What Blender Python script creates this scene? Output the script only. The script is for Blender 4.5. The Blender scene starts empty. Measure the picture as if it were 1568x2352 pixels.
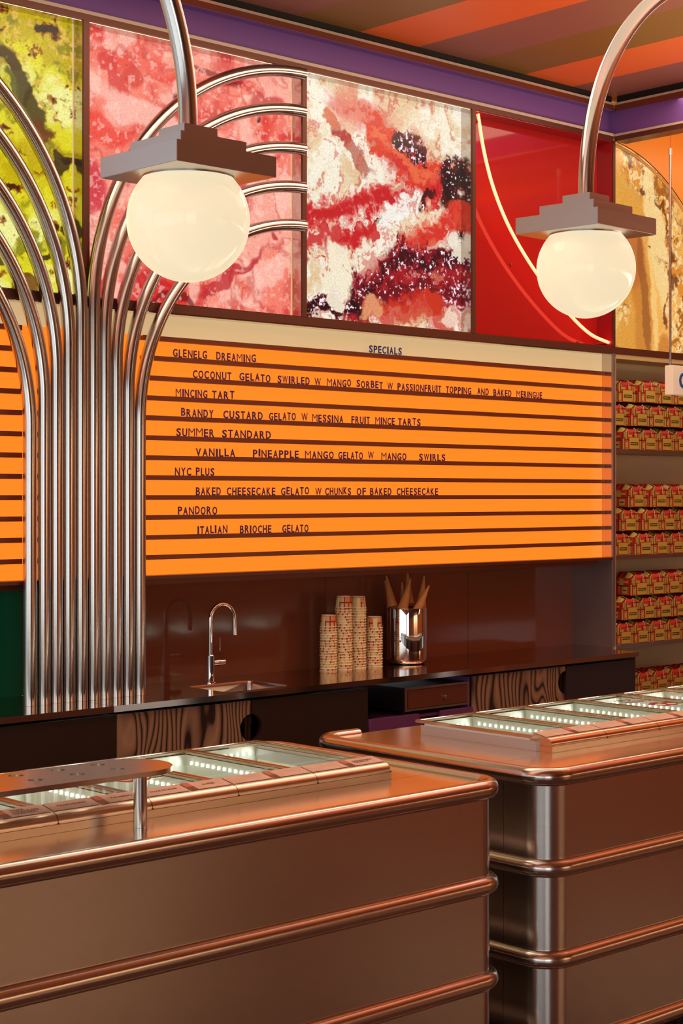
import bpy, bmesh, math, random
import numpy as np
from mathutils import Vector, Matrix
random.seed(7)
sc = bpy.context.scene
col = sc.collection
PI = math.pi

# ------------------------------------------------------------------ camera
TH = math.degrees(math.atan(4166/3850.))           # view direction, degrees from +X
cam_d = bpy.data.cameras.new('camera')
cam = bpy.data.objects.new('camera', cam_d); col.objects.link(cam)
cam.location = (-4.012, -5.512, 1.70)
cam.rotation_euler = (PI/2, 0, math.radians(TH-90))
cam_d.sensor_fit = 'VERTICAL'; cam_d.sensor_height = 36; cam_d.sensor_width = 24
cam_d.lens = 3850/2352*36
cam_d.shift_y = -39/2352
cam_d.clip_start = .05
sc.camera = cam

# ------------------------------------------------------------------ world + lights
w = bpy.data.worlds.new('sky'); sc.world = w; w.use_nodes = True
bg = w.node_tree.nodes['Background']
bg.inputs[0].default_value = (.80, .90, 1, 1); bg.inputs[1].default_value = 1.0

def area(name, loc, size, power, color, rot=(0, 0, 0), spread=None):
    l = bpy.data.lights.new(name, 'AREA'); l.shape = 'RECTANGLE'
    l.size, l.size_y = size; l.energy = power; l.color = color
    if spread: l.spread = spread
    o = bpy.data.objects.new(name, l); o.location = loc; o.rotation_euler = rot
    col.objects.link(o); return o
# unseen fill lights facing up, added to brighten the ceiling
area('ceiling_fill', (-4.6, -5.4, 2.9), (4, .5), 45, (1, .82, .62), (PI, 0, 0))
area('ceiling_fill', (3.4, -2.7, 2.30), (4.0, 1.6), 125, (1, .79, .58), (PI, 0, 0))
area('ceiling_fill', (-4.4, -1.8, 2.9), (3, .4), 80, (1, .79, .58), (PI, 0, 0))
# warm fill lights out of view, added to lift walls, counters, aisle and shelves
area('front_fill', (2.5, -8.55, 2.30), (3.4, .2), 105, (1, .90, .74), (math.radians(-30), 0, 0))
area('counter_fill', (.2, -2.0, 3.72), (6.0, 1.2), 24, (1, .84, .64))
area('aisle_fill', (1.2, -.85, 3.72), (4.6, .9), 44, (1, .79, .58))
area('right_fill', (6.1, -7.2, 2.3), (.2, 3.0), 12, (1, .72, .42), (0, math.radians(30), 0))
area('shelf_fill', (4.4, -.5, 3.70), (1.2, .15), 7, (1, .80, .55))
# daylight entering through the shopfront glazing (left side wall and the corner beside it)
area('window_daylight', (-7.9, -4.25, 1.75), (2.7, 7.9), 62, (.93, .97, .98), (0, -PI/2, 0))
area('window_daylight', (-6.1, -9.1, 1.75), (3.4, 2.7), 62, (.93, .97, .98), (PI/2, 0, 0))

sc.view_settings.view_transform = 'Standard'
sc.view_settings.look = 'None'
sc.view_settings.gamma = 1
sc.view_settings.exposure = 0
sc.view_settings.use_curve_mapping = False

# ------------------------------------------------------------------ materials
def s2l(c):
    return tuple(((x/255)/12.92 if x/255 <= .04045 else ((x/255+.055)/1.055)**2.4) for x in c)
MATS = {}
def mat(name, color=(.5, .5, .5), metal=0, rough=.5, emit=None, es=1, coat=0, spec=None, bump=None, rvar=None, cvar=None):
    """procedural principled material; bump/rvar/cvar = (scale xyz, amount)"""
    if name in MATS: return MATS[name]
    m = bpy.data.materials.new(name); m.use_nodes = True
    nt = m.node_tree; b = nt.nodes['Principled BSDF']
    b.inputs['Base Color'].default_value = (*color, 1)
    b.inputs['Metallic'].default_value = metal
    b.inputs['Roughness'].default_value = rough
    if coat: b.inputs['Coat Weight'].default_value = coat; b.inputs['Coat Roughness'].default_value = .05
    if spec is not None: b.inputs['Specular IOR Level'].default_value = spec
    if emit:
        b.inputs['Emission Color'].default_value = (*emit, 1); b.inputs['Emission Strength'].default_value = es
    def noise(scale):
        tc = nt.nodes.new('ShaderNodeTexCoord'); mp = nt.nodes.new('ShaderNodeMapping')
        mp.inputs['Scale'].default_value = scale
        n = nt.nodes.new('ShaderNodeTexNoise'); n.inputs['Scale'].default_value = 1; n.inputs['Detail'].default_value = 4
        nt.links.new(tc.outputs['Object'], mp.inputs[0]); nt.links.new(mp.outputs[0], n.inputs['Vector']); return n
    if bump:
        n = noise(bump[0]); bp = nt.nodes.new('ShaderNodeBump'); bp.inputs['Strength'].default_value = bump[1]
        bp.inputs['Distance'].default_value = .002
        nt.links.new(n.outputs[0], bp.inputs['Height']); nt.links.new(bp.outputs[0], b.inputs['Normal'])
    if rvar:
        n = noise(rvar[0]); mr = nt.nodes.new('ShaderNodeMapRange')
        mr.inputs['To Min'].default_value = rough-rvar[1]; mr.inputs['To Max'].default_value = rough+rvar[1]
        nt.links.new(n.outputs[0], mr.inputs[0]); nt.links.new(mr.outputs[0], b.inputs['Roughness'])
    if cvar:
        n = noise(cvar[0]); mx = nt.nodes.new('ShaderNodeMix'); mx.data_type = 'RGBA'
        mx.inputs[6].default_value = (*[c*(1-cvar[1]) for c in color], 1); mx.inputs[7].default_value = (*[min(1, c*(1+cvar[1])) for c in color], 1)
        nt.links.new(n.outputs[0], mx.inputs[0]); nt.links.new(mx.outputs[2], b.inputs['Base Color'])
    MATS[name] = m; return m

STEEL = (.62, .57, .53)
steel = mat('brushed_steel', STEEL, 1, .21, rvar=((.8, .8, 160), .03))
steel_pipe = mat('pipe_steel', (.54, .50, .47), 1, .17, rvar=((30, 30, 1.2), .04))
steel_plate = mat('lamp_steel', (.52, .46, .43), 1, .30, rvar=((2, 2, 200), .04))
steel_top = mat('polished_counter_steel', (.92, .85, .74), 1, .20, rvar=((.6, 3, .6), .02))
rose_steel = mat('warm_polished_steel', (.72, .58, .47), 1, .20)
grey_satin = mat('satin_grey_aluminium', (.62, .60, .60), .6, .45)
chrome = mat('chrome', (.78, .76, .75), 1, .03)
worktop_m = mat('worktop_steel', (.58, .43, .35), 1, .12, rvar=((3, 30, 3), .03))
bronze = mat('bronze_anodised', (.12, .034, .017), .4, .38)
bronze_dark = mat('bronze_rail', (.20, .045, .017), .3, .45)
purple = mat('purple_paint', s2l((118, 76, 146)), 0, .5, cvar=((3, 3, 3), .05))
purple_deep = mat('purple_laminate', s2l((118, 60, 112)), 0, .5)
pale_edge = mat('pale_edge_strip', s2l((190, 170, 150)), 0, .5)
black = mat('black_recess', (.006, .004, .003), 0, .7)
dark_panel = mat('dark_laminate', (.030, .012, .007), 0, .45, bump=((3, 3, 300), .05))
brown_glass = mat('brown_back_painted_glass', (.19, .058, .028), 0, .09, spec=.4)
green_glass = mat('green_back_painted_glass', (.010, .16, .065), 0, .12)
side_steel = mat('niche_side_steel', (.40, .31, .29), .9, .38)
cream = mat('cream_laminate', s2l((236, 222, 178)), 0, .5)
white_in = mat('white_liner', (.80, .82, .76), 0, .35)
blue_ink = mat('blue_letter', s2l((35, 55, 130)), 0, .4)
navy_ink = mat('navy_letter', s2l((66, 34, 92)), 0, .4)
brown_ink = mat('brown_ink', (.10, .02, .01), 0, .5)
red_ink = mat('red_ink', (.32, .03, .02), 0, .4)
white_ink = mat('white_ink', (.80, .75, .68), 0, .4)
green_ink = mat('green_ink', (.10, .16, .03), 0, .4)
pale_card = mat('pale_pink_card', s2l((232, 200, 182)), 0, .5, spec=.15, cvar=((25, 25, 25), .25))
coral_card = mat('coral_card', s2l((225, 130, 105)), 0, .5, spec=.15, cvar=((60, 60, 60), .5))
brown_card = mat('brown_card', s2l((120, 60, 35)), 0, .3, cvar=((150, 150, 150), .7))
paper_cream = mat('cream_paper', s2l((246, 234, 206)), 0, .6)
label_yellow = mat('box_label_yellow', s2l((206, 178, 78)), 0, .5)
label_black = mat('label_black', (.018, .012, .008), 0, .5)
string_m = mat('pale_string', s2l((225, 205, 180)), 0, .8)
waffle = mat('wafer_cone', s2l((196, 128, 70)), 0, .8, cvar=((500, 500, 500), .3), bump=((700, 700, 700), .5))
plastic_black = mat('black_rubber', (.01, .01, .01), 0, .5)
orange_lit = mat('lit_orange_acrylic', (.22, .04, .004), 0, .25, emit=(1.22, .252, .017), es=1.0, spec=.25)
cream_lit = mat('lit_cream_acrylic', (.40, .28, .15), 0, .25, emit=(.56, .40, .20), es=.95)
red_back = mat('glossy_red_acrylic', (.34, .010, .010), 0, .06, emit=(.50, .010, .010), es=.14, spec=.5)
red_edge = mat('red_reveal', (.30, .01, .015), 0, .15)
orange_wall = mat('orange_lit_panel', (.66, .19, .02), 0, .35, emit=(.72, .20, .02), es=.42, spec=.2)
neon = mat('neon_tube', (.9, .6, .4), 0, .3, emit=(1, .125, .060), es=5.2)
globe_m = mat('opal_glass', (.40, .35, .26), 0, .08, emit=(1, .86, .58), es=.78, spec=.3)
led = mat('led_lens', (.9, .9, .9), 0, .3, emit=(.92, 1, .86), es=3.0)
sign_lit = mat('lit_white_sign', (.70, .60, .48), 0, .2, emit=(.72, .58, .40), es=.35)

def mirror_reveal(name, color):
    return mat(name, color, 1, .12)
reveal_m = mirror_reveal('polished_reveal', (.60, .52, .48))

def glass_mat():
    m = bpy.data.materials.new('clear_glass'); m.use_nodes = True; nt = m.node_tree; nt.nodes.clear()
    o = nt.nodes.new('ShaderNodeOutputMaterial'); mx = nt.nodes.new('ShaderNodeMixShader')
    t = nt.nodes.new('ShaderNodeBsdfTransparent'); g = nt.nodes.new('ShaderNodeBsdfGlossy'); f = nt.nodes.new('ShaderNodeFresnel')
    t.inputs[0].default_value = (.93, .96, .93, 1); g.inputs['Roughness'].default_value = .02; f.inputs[0].default_value = 1.45
    gm = nt.nodes.new('ShaderNodeNewGeometry'); k = nt.nodes.new('ShaderNodeMath'); k.operation = 'MULTIPLY'; inv = nt.nodes.new('ShaderNodeMath'); inv.operation = 'SUBTRACT'; inv.inputs[0].default_value = 1
    nt.links.new(gm.outputs['Backfacing'], inv.inputs[1]); nt.links.new(inv.outputs[0], k.inputs[0]); nt.links.new(f.outputs[0], k.inputs[1])
    nt.links.new(k.outputs[0], mx.inputs[0]); nt.links.new(t.outputs[0], mx.inputs[1]); nt.links.new(g.outputs[0], mx.inputs[2])
    nt.links.new(mx.outputs[0], o.inputs[0]); return m
glass = glass_mat()

def wood_mat():
    m = bpy.data.materials.new('zebra_plywood'); m.use_nodes = True; nt = m.node_tree; b = nt.nodes['Principled BSDF']; L = nt.links.new
    N = nt.nodes.new
    tc = N('ShaderNodeTexCoord'); mp = N('ShaderNodeMapping'); mp.inputs['Scale'].default_value = (5.2, 1.9, 1)
    n = N('ShaderNodeTexNoise'); n.inputs['Scale'].default_value = 1; n.inputs['Detail'].default_value = 1.5; n.inputs['Roughness'].default_value = .4; n.inputs['Distortion'].default_value = .3
    sp = N('ShaderNodeSeparateXYZ'); lin = N('ShaderNodeMath'); lin.operation = 'MULTIPLY'; lin.inputs[1].default_value = 27
    ma = N('ShaderNodeMath'); ma.operation = 'MULTIPLY_ADD'; ma.inputs[1].default_value = 12
    fr_ = N('ShaderNodeMath'); fr_.operation = 'FRACT'
    cr = N('ShaderNodeValToRGB'); e = cr.color_ramp.elements
    e[0].position = 0; e[0].color = (*s2l((30, 18, 12)), 1); e[1].position = 1; e[1].color = (*s2l((62, 42, 30)), 1)
    for p_, c_ in ((.13, (36, 22, 15)), (.24, (128, 98, 76)), (.58, (158, 126, 100)), (.86, (124, 94, 72))):
        x = e.new(p_); x.color = (*s2l(c_), 1)
    L(tc.outputs['Object'], mp.inputs[0]); L(mp.outputs[0], n.inputs['Vector']); L(tc.outputs['Object'], sp.inputs[0])
    L(sp.outputs[0], lin.inputs[0]); L(n.outputs[0], ma.inputs[0]); L(lin.outputs[0], ma.inputs[2]); L(ma.outputs[0], fr_.inputs[0]); L(fr_.outputs[0], cr.inputs[0])
    mp2 = N('ShaderNodeMapping'); mp2.inputs['Scale'].default_value = (420, 10, 1); f2 = N('ShaderNodeTexNoise'); f2.inputs['Scale'].default_value = 1
    mr = N('ShaderNodeMapRange'); mr.inputs['To Min'].default_value = 1.0; mr.inputs['To Max'].default_value = 1.65
    vm = N('ShaderNodeVectorMath'); vm.operation = 'SCALE'
    L(tc.outputs['Object'], mp2.inputs[0]); L(mp2.outputs[0], f2.inputs['Vector']); L(f2.outputs[0], mr.inputs[0]); L(cr.outputs[0], vm.inputs[0]); L(mr.outputs[0], vm.inputs['Scale'])
    L(vm.outputs[0], b.inputs['Base Color']); b.inputs['Roughness'].default_value = .5
    return m
wood = wood_mat()

def block_print(name, scale=1.0, offset=(0, 0), bright=1.0):
    """red / yellow-green rectangular block print on paper, from the UV map (metres)"""
    m = bpy.data.materials.new(name); m.use_nodes = True; nt = m.node_tree; b = nt.nodes['Principled BSDF']
    uv = nt.nodes.new('ShaderNodeTexCoord'); mp = nt.nodes.new('ShaderNodeMapping'); L = nt.links.new
    mp.inputs['Scale'].default_value = (scale, scale, scale); mp.inputs['Location'].default_value = (*offset, 0)
    L(uv.outputs['UV'], mp.inputs[0])
    br = nt.nodes.new('ShaderNodeTexBrick'); br.offset = .37; br.squash = .6; br.squash_frequency = 3; br.offset_frequency = 2
    br.inputs['Color1'].default_value = (*s2l((228, 78, 45)), 1); br.inputs['Color2'].default_value = (*s2l((226, 212, 140)), 1)
    br.inputs['Mortar'].default_value = (*s2l((150, 20, 22)), 1); br.inputs['Scale'].default_value = 1
    br.inputs['Mortar Size'].default_value = .0028; br.inputs['Brick Width'].default_value = .034; br.inputs['Row Height'].default_value = .025
    br2 = nt.nodes.new('ShaderNodeTexBrick'); br2.offset = .6; br2.inputs['Scale'].default_value = 1
    br2.inputs['Color1'].default_value = (1, 1, 1, 1); br2.inputs['Color2'].default_value = (0, 0, 0, 1); br2.inputs['Mortar'].default_value = (0, 0, 0, 1)
    br2.inputs['Mortar Size'].default_value = .001; br2.inputs['Brick Width'].default_value = .021; br2.inputs['Row Height'].default_value = .047
    L(mp.outputs[0], br.inputs['Vector']); L(mp.outputs[0], br2.inputs['Vector'])
    mx = nt.nodes.new('ShaderNodeMix'); mx.data_type = 'RGBA'; mx.inputs[7].default_value = (*s2l((232, 218, 150)), 1)
    gt = nt.nodes.new('ShaderNodeMath'); gt.operation = 'GREATER_THAN'; gt.inputs[1].default_value = .75
    L(br2.outputs['Color'], gt.inputs[0]); L(gt.outputs[0], mx.inputs[0]); L(br.outputs['Color'], mx.inputs[6]); L(mx.outputs[2], b.inputs['Base Color'])
    b.inputs['Roughness'].default_value = .5
    return m
print_cup = block_print('block_print_cup', .9, (.01, .003))

def terrazzo():
    m = bpy.data.materials.new('brown_terrazzo'); m.use_nodes = True; nt = m.node_tree; b = nt.nodes['Principled BSDF']; L = nt.links.new
    tc = nt.nodes.new('ShaderNodeTexCoord'); v = nt.nodes.new('ShaderNodeTexVoronoi'); v.inputs['Scale'].default_value = 90
    cr = nt.nodes.new('ShaderNodeValToRGB'); e = cr.color_ramp.elements
    e[0].position = .35; e[0].color = (.045, .018, .014, 1); e[1].position = .95; e[1].color = (.30, .20, .17, 1)
    sp = nt.nodes.new('ShaderNodeSeparateColor'); L(tc.outputs['Object'], v.inputs['Vector']); L(v.outputs['Color'], sp.inputs[0]); L(sp.outputs[0], cr.inputs[0])
    L(cr.outputs[0], b.inputs['Base Color']); b.inputs['Roughness'].default_value = .25
    return m

# ------------------------------------------------------------------ mesh helpers
class MB:
    def __init__(s): s.v = []; s.f = []; s.m = []; s.uv = {}
    def add(s, vs, fs, mi=0, uvs=None):
        o = len(s.v); s.v += [tuple(p) for p in vs]
        for k, f in enumerate(fs):
            if uvs: s.uv[len(s.f)] = uvs[k]
            s.f.append(tuple(o+i for i in f)); s.m.append(mi)
        return s
    def box(s, x0, x1, y0, y1, z0, z1, mi=0):
        v = [(x0, y0, z0), (x1, y0, z0), (x1, y1, z0), (x0, y1, z0), (x0, y0, z1), (x1, y0, z1), (x1, y1, z1), (x0, y1, z1)]
        return s.add(v, [(0, 3, 2, 1), (4, 5, 6, 7), (0, 1, 5, 4), (1, 2, 6, 5), (2, 3, 7, 6), (3, 0, 4, 7)], mi)
    def tube(s, pts, r, seg=16, caps=True, mi=0, closed=False):
        pts = [Vector(p) for p in pts]; n = len(pts); vs = []; fs = []
        up = Vector((0, 0, 1)); nrm = None
        for i, p in enumerate(pts):
            if closed: t = (pts[(i+1) % n]-pts[i-1])
            else: t = pts[min(i+1, n-1)]-pts[max(i-1, 0)]
            t.normalize()
            if nrm is None:
                nrm = t.cross(up)
                if nrm.length < 1e-3: nrm = t.cross(Vector((0, 1, 0)))
            nrm = (nrm - t*nrm.dot(t)).normalized(); bn = t.cross(nrm)
            rr = r[i] if isinstance(r, (list, tuple)) else r
            for k in range(seg):
                a = 2*PI*k/seg; vs.append(p+nrm*(math.cos(a)*rr)+bn*(math.sin(a)*rr))
        for i in range(n if closed else n-1):
            j = (i+1) % n
            for k in range(seg):
                k2 = (k+1) % seg; fs.append((i*seg+k, i*seg+k2, j*seg+k2, j*seg+k))
        if caps and not closed:
            fs.append(tuple(range(seg-1, -1, -1))); fs.append(tuple((n-1)*seg+k for k in range(seg)))
        return s.add(vs, fs, mi)
    def lathe(s, prof, seg=32, c=(0, 0, 0), mi=0, uvh=None, cap0=False, cap1=False):
        vs = []; fs = []; uvs = []; n = len(prof)
        for (r, z) in prof:
            for k in range(seg):
                a = 2*PI*k/seg; vs.append((c[0]+r*math.cos(a), c[1]+r*math.sin(a), c[2]+z))
        for i in range(n-1):
            for k in range(seg):
                k2 = (k+1) % seg; fs.append((i*seg+k, i*seg+k2, (i+1)*seg+k2, (i+1)*seg+k))
                if uvh:
                    u0, u1 = k/seg*uvh, (k+1)/seg*uvh; z0, z1 = prof[i][1], prof[i+1][1]
                    uvs.append([(u0, z0), (u1, z0), (u1, z1), (u0, z1)])
        s.add(vs, fs, mi, uvs if uvh else None)
        o = len(s.v)-len(vs)
        if cap0: s.f.append(tuple(o+k for k in range(seg-1, -1, -1))); s.m.append(mi)
        if cap1: s.f.append(tuple(o+(n-1)*seg+k for k in range(seg))); s.m.append(mi)
        return s
    def prism(s, out, z0, z1, mi=0, axis='z'):
        n = len(out)
        def P(a, b, z): return {'z': (a, b, z), 'y': (a, z, b), 'x': (z, a, b)}[axis]
        vs = [P(a, b, z0) for a, b in out]+[P(a, b, z1) for a, b in out]
        fs = [tuple(range(n-1, -1, -1)), tuple(range(n, 2*n))]+[(i, (i+1) % n, n+(i+1) % n, n+i) for i in range(n)]
        return s.add(vs, fs, mi)
    def mesh(s, name, mats, bevel=0, smooth=True, angle=35):
        me = bpy.data.meshes.new(name); me.from_pydata(s.v, [], s.f)
        for m in (mats if isinstance(mats, (list, tuple)) else [mats]): me.materials.append(m)
        me.polygons.foreach_set('material_index', s.m)
        if s.uv:
            ul = me.uv_layers.new(name='UVMap')
            for fi, uvs in s.uv.items():
                p = me.polygons[fi]
                for li, q in zip(p.loop_indices, uvs): ul.data[li].uv = q
        bm = bmesh.new(); bm.from_mesh(me)
        bmesh.ops.recalc_face_normals(bm, faces=bm.faces)
        if bevel:
            ed = [e for e in bm.edges if len(e.link_faces) == 2 and e.calc_face_angle(0) > math.radians(40)]
            bmesh.ops.bevel(bm, geom=ed, offset=bevel, segments=2, affect='EDGES', clamp_overlap=True)
        bm.to_mesh(me); bm.free()
        if smooth:
            me.polygons.foreach_set('use_smooth', [True]*len(me.polygons)); me.set_sharp_from_angle(angle=math.radians(angle))
        me.update(); return me

def link(name, me, parent=None, loc=(0, 0, 0), rot=(0, 0, 0), kind=None):
    o = bpy.data.objects.new(name, me); o.location = loc; o.rotation_euler = rot
    if parent: o.parent = parent
    if kind: o['kind'] = kind
    col.objects.link(o); return o
def obj(name, mb, mats, parent=None, loc=(0, 0, 0), rot=(0, 0, 0), kind=None, bevel=0, smooth=True, angle=35):
    return link(name, mb.mesh(name, mats, bevel, smooth, angle), parent, loc, rot, kind)
def thing(name, label, cat, loc=(0, 0, 0), rz=0, group=None):
    o = bpy.data.objects.new(name, None); o.location = loc; o.rotation_euler = (0, 0, rz); o.empty_display_size = .05
    col.objects.link(o); return tag(o, label, cat, group)
def tag(o, label, cat, group=None):
    o['label'] = label; o['category'] = cat
    if group: o['group'] = group
    return o
def box(*a): return MB().box(*a)
def dup(root, loc=None, rz=None, label=None, group=None):
    r = root.copy(); col.objects.link(r)
    if loc is not None: r.location = loc
    if rz is not None: r.rotation_euler = (0, 0, rz)
    if label: r['label'] = label
    if group: r['group'] = group
    for ch in list(root.children):
        c = ch.copy(); col.objects.link(c); c.parent = r
        for g in list(ch.children):
            d = g.copy(); col.objects.link(d); d.parent = c
    return r
def curve_plate(name, splines, depth, mats, bevel=0):
    """flat plate with holes: 2-D filled curve, extruded"""
    cu = bpy.data.curves.new(name, 'CURVE'); cu.dimensions = '2D'; cu.fill_mode = 'BOTH'; cu.extrude = depth/2
    for pts in splines:
        sp = cu.splines.new('POLY'); sp.points.add(len(pts)-1); sp.use_cyclic_u = True
        for q, (a, b) in zip(sp.points, pts): q.co = (a, b, 0, 1)
    t = bpy.data.objects.new(name, cu); col.objects.link(t)
    dg = bpy.context.evaluated_depsgraph_get(); me = bpy.data.meshes.new_from_object(t.evaluated_get(dg))
    bpy.data.objects.remove(t); me.name = name; me.materials.clear()
    for m in (mats if isinstance(mats, (list, tuple)) else [mats]): me.materials.append(m)
    return me
def circle(cx, cy, r, n=40, a0=0, a1=2*PI, closed=True):
    k = n if closed else n-1
    return [(cx+r*math.cos(a0+(a1-a0)*i/k), cy+r*math.sin(a0+(a1-a0)*i/k)) for i in range(n)]
def rrect(x0, x1, y0, y1, r, n=8):
    p = []
    for cx, cy, a in ((x1-r, y0+r, -PI/2), (x1-r, y1-r, 0), (x0+r, y1-r, PI/2), (x0+r, y0+r, PI)):
        p += [(cx+r*math.cos(a+PI/2*i/n), cy+r*math.sin(a+PI/2*i/n)) for i in range(n+1)]
    return p
FONT = {}
def text_mesh(s, m, depth=.0008):
    key = (s, m.name)
    if key in FONT: return FONT[key]
    cu = bpy.data.curves.new('t', 'FONT'); cu.body = s; cu.size = 1; cu.extrude = depth; cu.resolution_u = 3; cu.offset = {'M': -.012, 'W': .004, 'N': .012}.get(s, .026)
    cu.align_x = 'LEFT'; cu.space_line = .85
    t = bpy.data.objects.new('t', cu); col.objects.link(t)
    dg = bpy.context.evaluated_depsgraph_get(); me = bpy.data.meshes.new_from_object(t.evaluated_get(dg)); bpy.data.objects.remove(t)
    me.name = 'letter'; me.materials.clear(); me.materials.append(m)
    n = len(me.vertices); co = np.zeros(n*3, 'f'); me.vertices.foreach_get('co', co); co = co.reshape(-1, 3)
    mn = co.min(0); mx = co.max(0); co[:, 0] -= mn[0]; co[:, 1] -= mn[1]; me.vertices.foreach_set('co', co.ravel()); me.update()
    FONT[key] = (me, mx[0]-mn[0], mx[1]-mn[1]); return FONT[key]

# ------------------------------------------------------------------ room shell
CEIL = 3.80; XL, XR, YF, YB = -8.0, 6.5, -9.2, .32
floor = obj('floor', box(XL, XR, YF, YB, -.1, 0), terrazzo(), kind='structure')
# striped ceiling (paint on a flat ceiling, bands run from the back wall towards the shopfront)
co_, cp, cg = mat('ceiling_orange', s2l((235, 108, 48)), 0, .45), mat('ceiling_mauve', s2l((150, 96, 84)), 0, .45), mat('ceiling_olive', s2l((138, 100, 48)), 0, .45)
mb = MB(); x0 = 1.208-.376*27; k = 0
while x0 < XR:
    x1 = x0+.376; a, b = max(x0, XL), min(x1, XR)
    if b > a: mb.box(a, b, YF, YB, CEIL, CEIL+.1, k % 3)
    x0 = x1; k += 1
obj('ceiling', mb, [co_, cp, cg], kind='structure', smooth=False)
wall_brown = mat('warm_brown_plaster', s2l((158, 90, 52)), 0, .55, cvar=((1.5, 1.5, 1.5), .15))
wall_beige = mat('beige_plaster', s2l((196, 160, 125)), 0, .6)
wall_orange = mat('orange_plaster', s2l((206, 104, 40)), 0, .5)
wall_green = mat('green_plaster', s2l((70, 90, 35)), 0, .5)
mb = MB()
for a, b, i in ((-4.3, 1.2, 0), (1.2, 2.3, 1), (2.3, 2.6, 0), (2.6, 3.3, 1), (3.3, 3.42, 0), (3.42, 4.75, 1), (4.75, 5.6, 0), (5.6, XR, 2)): mb.box(a, b, YF-.15, YF, 0, 2.35, i)
mb.box(-4.3, XR, YF-.15, YF, 2.35, CEIL, 3)
mb.box(XL, -7.9, YF-.15, YF, 0, CEIL, 0).box(-7.9, -4.3, YF-.15, YF, 0, .35, 0).box(-7.9, -4.3, YF-.15, YF, 3.15, CEIL, 0)
obj('wall_front', mb, [wall_brown, wall_beige, wall_orange, mat('dark_brown_plaster', s2l((92, 50, 32)), 0, .6)], kind='structure', smooth=False)
mb = MB().box(XR, XR+.15, YF, -5.2, 0, CEIL, 1).box(XR, XR+.15, -5.2, -3.9, 0, CEIL, 1).box(XR, XR+.15, -3.9, -3.0, 0, CEIL, 2).box(XR, XR+.15, -3.0, YB, 0, CEIL, 0)
obj('wall_right', mb, [wall_brown, wall_orange, wall_green], kind='structure', smooth=False)
# left wall: glazed shopfront
mb = MB().box(XL-.15, XL, YF, -8.3, 0, CEIL).box(XL-.15, XL, -.2, YB, 0, CEIL).box(XL-.15, XL, -8.3, -.2, 0, .35).box(XL-.15, XL, -8.3, -.2, 3.15, CEIL)
obj('wall_left', mb, wall_brown, kind='structure', smooth=False)
wn = link('window_1', None, kind='structure')
for k in range(8):
    a = -8.3+k*1.1571
    obj('window_frame', box(XL+.12, XL+.18, a-.03 if k else a, a+.03, .35, 3.15), bronze, wn)
    if k < 7: obj('pane', box(XL-.07, XL-.06, a, a+1.157, .35, 3.15), glass, wn)
wn = link('window_2', None, kind='structure')
for k in range(4):
    a = -7.9+k*1.2
    obj('window_frame', box(a-.03 if k else a, a+.03, YF+.12, YF+.17, .35, 3.15), bronze, wn)
    if k < 3: obj('pane', box(a, a+1.2, YF-.07, YF-.06, .35, 3.15), glass, wn)

# ------------------------------------------------------------------ back wall grid of picture boxes
MUL = [-3.71, -2.568, -1.426, -.284, .858, 1.948, 3.031]          # mullion centres
# frame
fr = link('trim_1', None, kind='structure')
obj('top_rail', box(-3.72, 3.022, -.004, .05, 3.562, 3.588), bronze, fr)
obj('bottom_rail', box(-3.72, 5.2, -.004, .10, 2.445, 2.480), bronze, fr)
for i, x in enumerate(MUL):
    hw = .012 if i != 3 else .014
    if i == 6: hw = .010
    obj('mullion', box(x-hw, x+hw, -.006, .10, 2.480, 3.562), bronze, fr)
obj('lintel', box(-3.72, 3.022, .05, .30, 3.562, 3.80), bronze, fr)

# purple cornice above: back band, lower edge strip, upper ledge
cn = link('trim_2', None, kind='structure')
obj('purple_band', box(-3.72, 3.05, .045, .05, 3.588, 3.74), purple, cn)
obj('lower_edge_strip', box(-3.72, 3.031, -.004, .046, 3.588, 3.602), pale_edge, cn)
obj('upper_ledge', MB().box(-3.72, 3.031, -.004, .05, 3.726, 3.752, 0).box(-3.72, 3.030, -.002, .05, 3.722, 3.727, 1), [bronze_dark, purple], cn)
obj('upper_edge_strip', box(-3.72, 3.031, -.004, .05, 3.752, 3.764), pale_edge, cn)
obj('shadow_gap', box(-3.72, 3.031, .012, .05, 3.764, CEIL), black, cn)
# bulkhead over the shelves, running towards the shopfront
bk = link('trim_3', None, kind='structure')
obj('purple_band', box(3.048, 3.13, YF, .05, 3.588, 3.74), purple, bk)
obj('lower_edge_strip', box(3.034, 3.13, YF, -.004, 3.588, 3.600), pale_edge, bk)
obj('lower_fascia', box(3.034, 3.13, YF, -.006, 3.562, 3.588), bronze, bk)
obj('upper_ledge', box(3.034, 3.13, YF, -.004, 3.724, 3.752), bronze_dark, bk)
obj('upper_edge_strip', box(3.034, 3.13, YF, -.004, 3.752, 3.764), pale_edge, bk)
obj('shadow_gap', box(3.045, 3.13, YF, -.012, 3.764, CEIL), black, bk)

# ------------------------------------------------------------------ printed pictures (flat prints, colour per vertex)
def lattice(nx, nz, seed):
    return np.random.RandomState(seed).rand(nx+3, nz+3)
def vnoise(x, z, seed):
    L = lattice(64, 64, seed); x = x % 62; z = z % 62
    xi = np.floor(x).astype(int); zi = np.floor(z).astype(int); fx = x-xi; fz = z-zi
    fx = fx*fx*(3-2*fx); fz = fz*fz*(3-2*fz)
    return (L[xi, zi]*(1-fx)+L[xi+1, zi]*fx)*(1-fz)+(L[xi, zi+1]*(1-fx)+L[xi+1, zi+1]*fx)*fz
def fbm(x, z, f, seed, o=5, g=.5):
    s = 0; a = 1; t = 0
    for i in range(o):
        s = s+a*vnoise(x*f*2**i+17.3*i+3, z*f*2**i+9.1*i+5, seed+i); t += a; a *= g
    return s/t
def ss(a, b, x):
    t = np.clip((x-a)/(b-a), 0, 1); return t*t*(3-2*t)
def C(*c): return np.array(s2l(c))
def lerp(A, B, t): return A+(B-A)*t[..., None]
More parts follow.
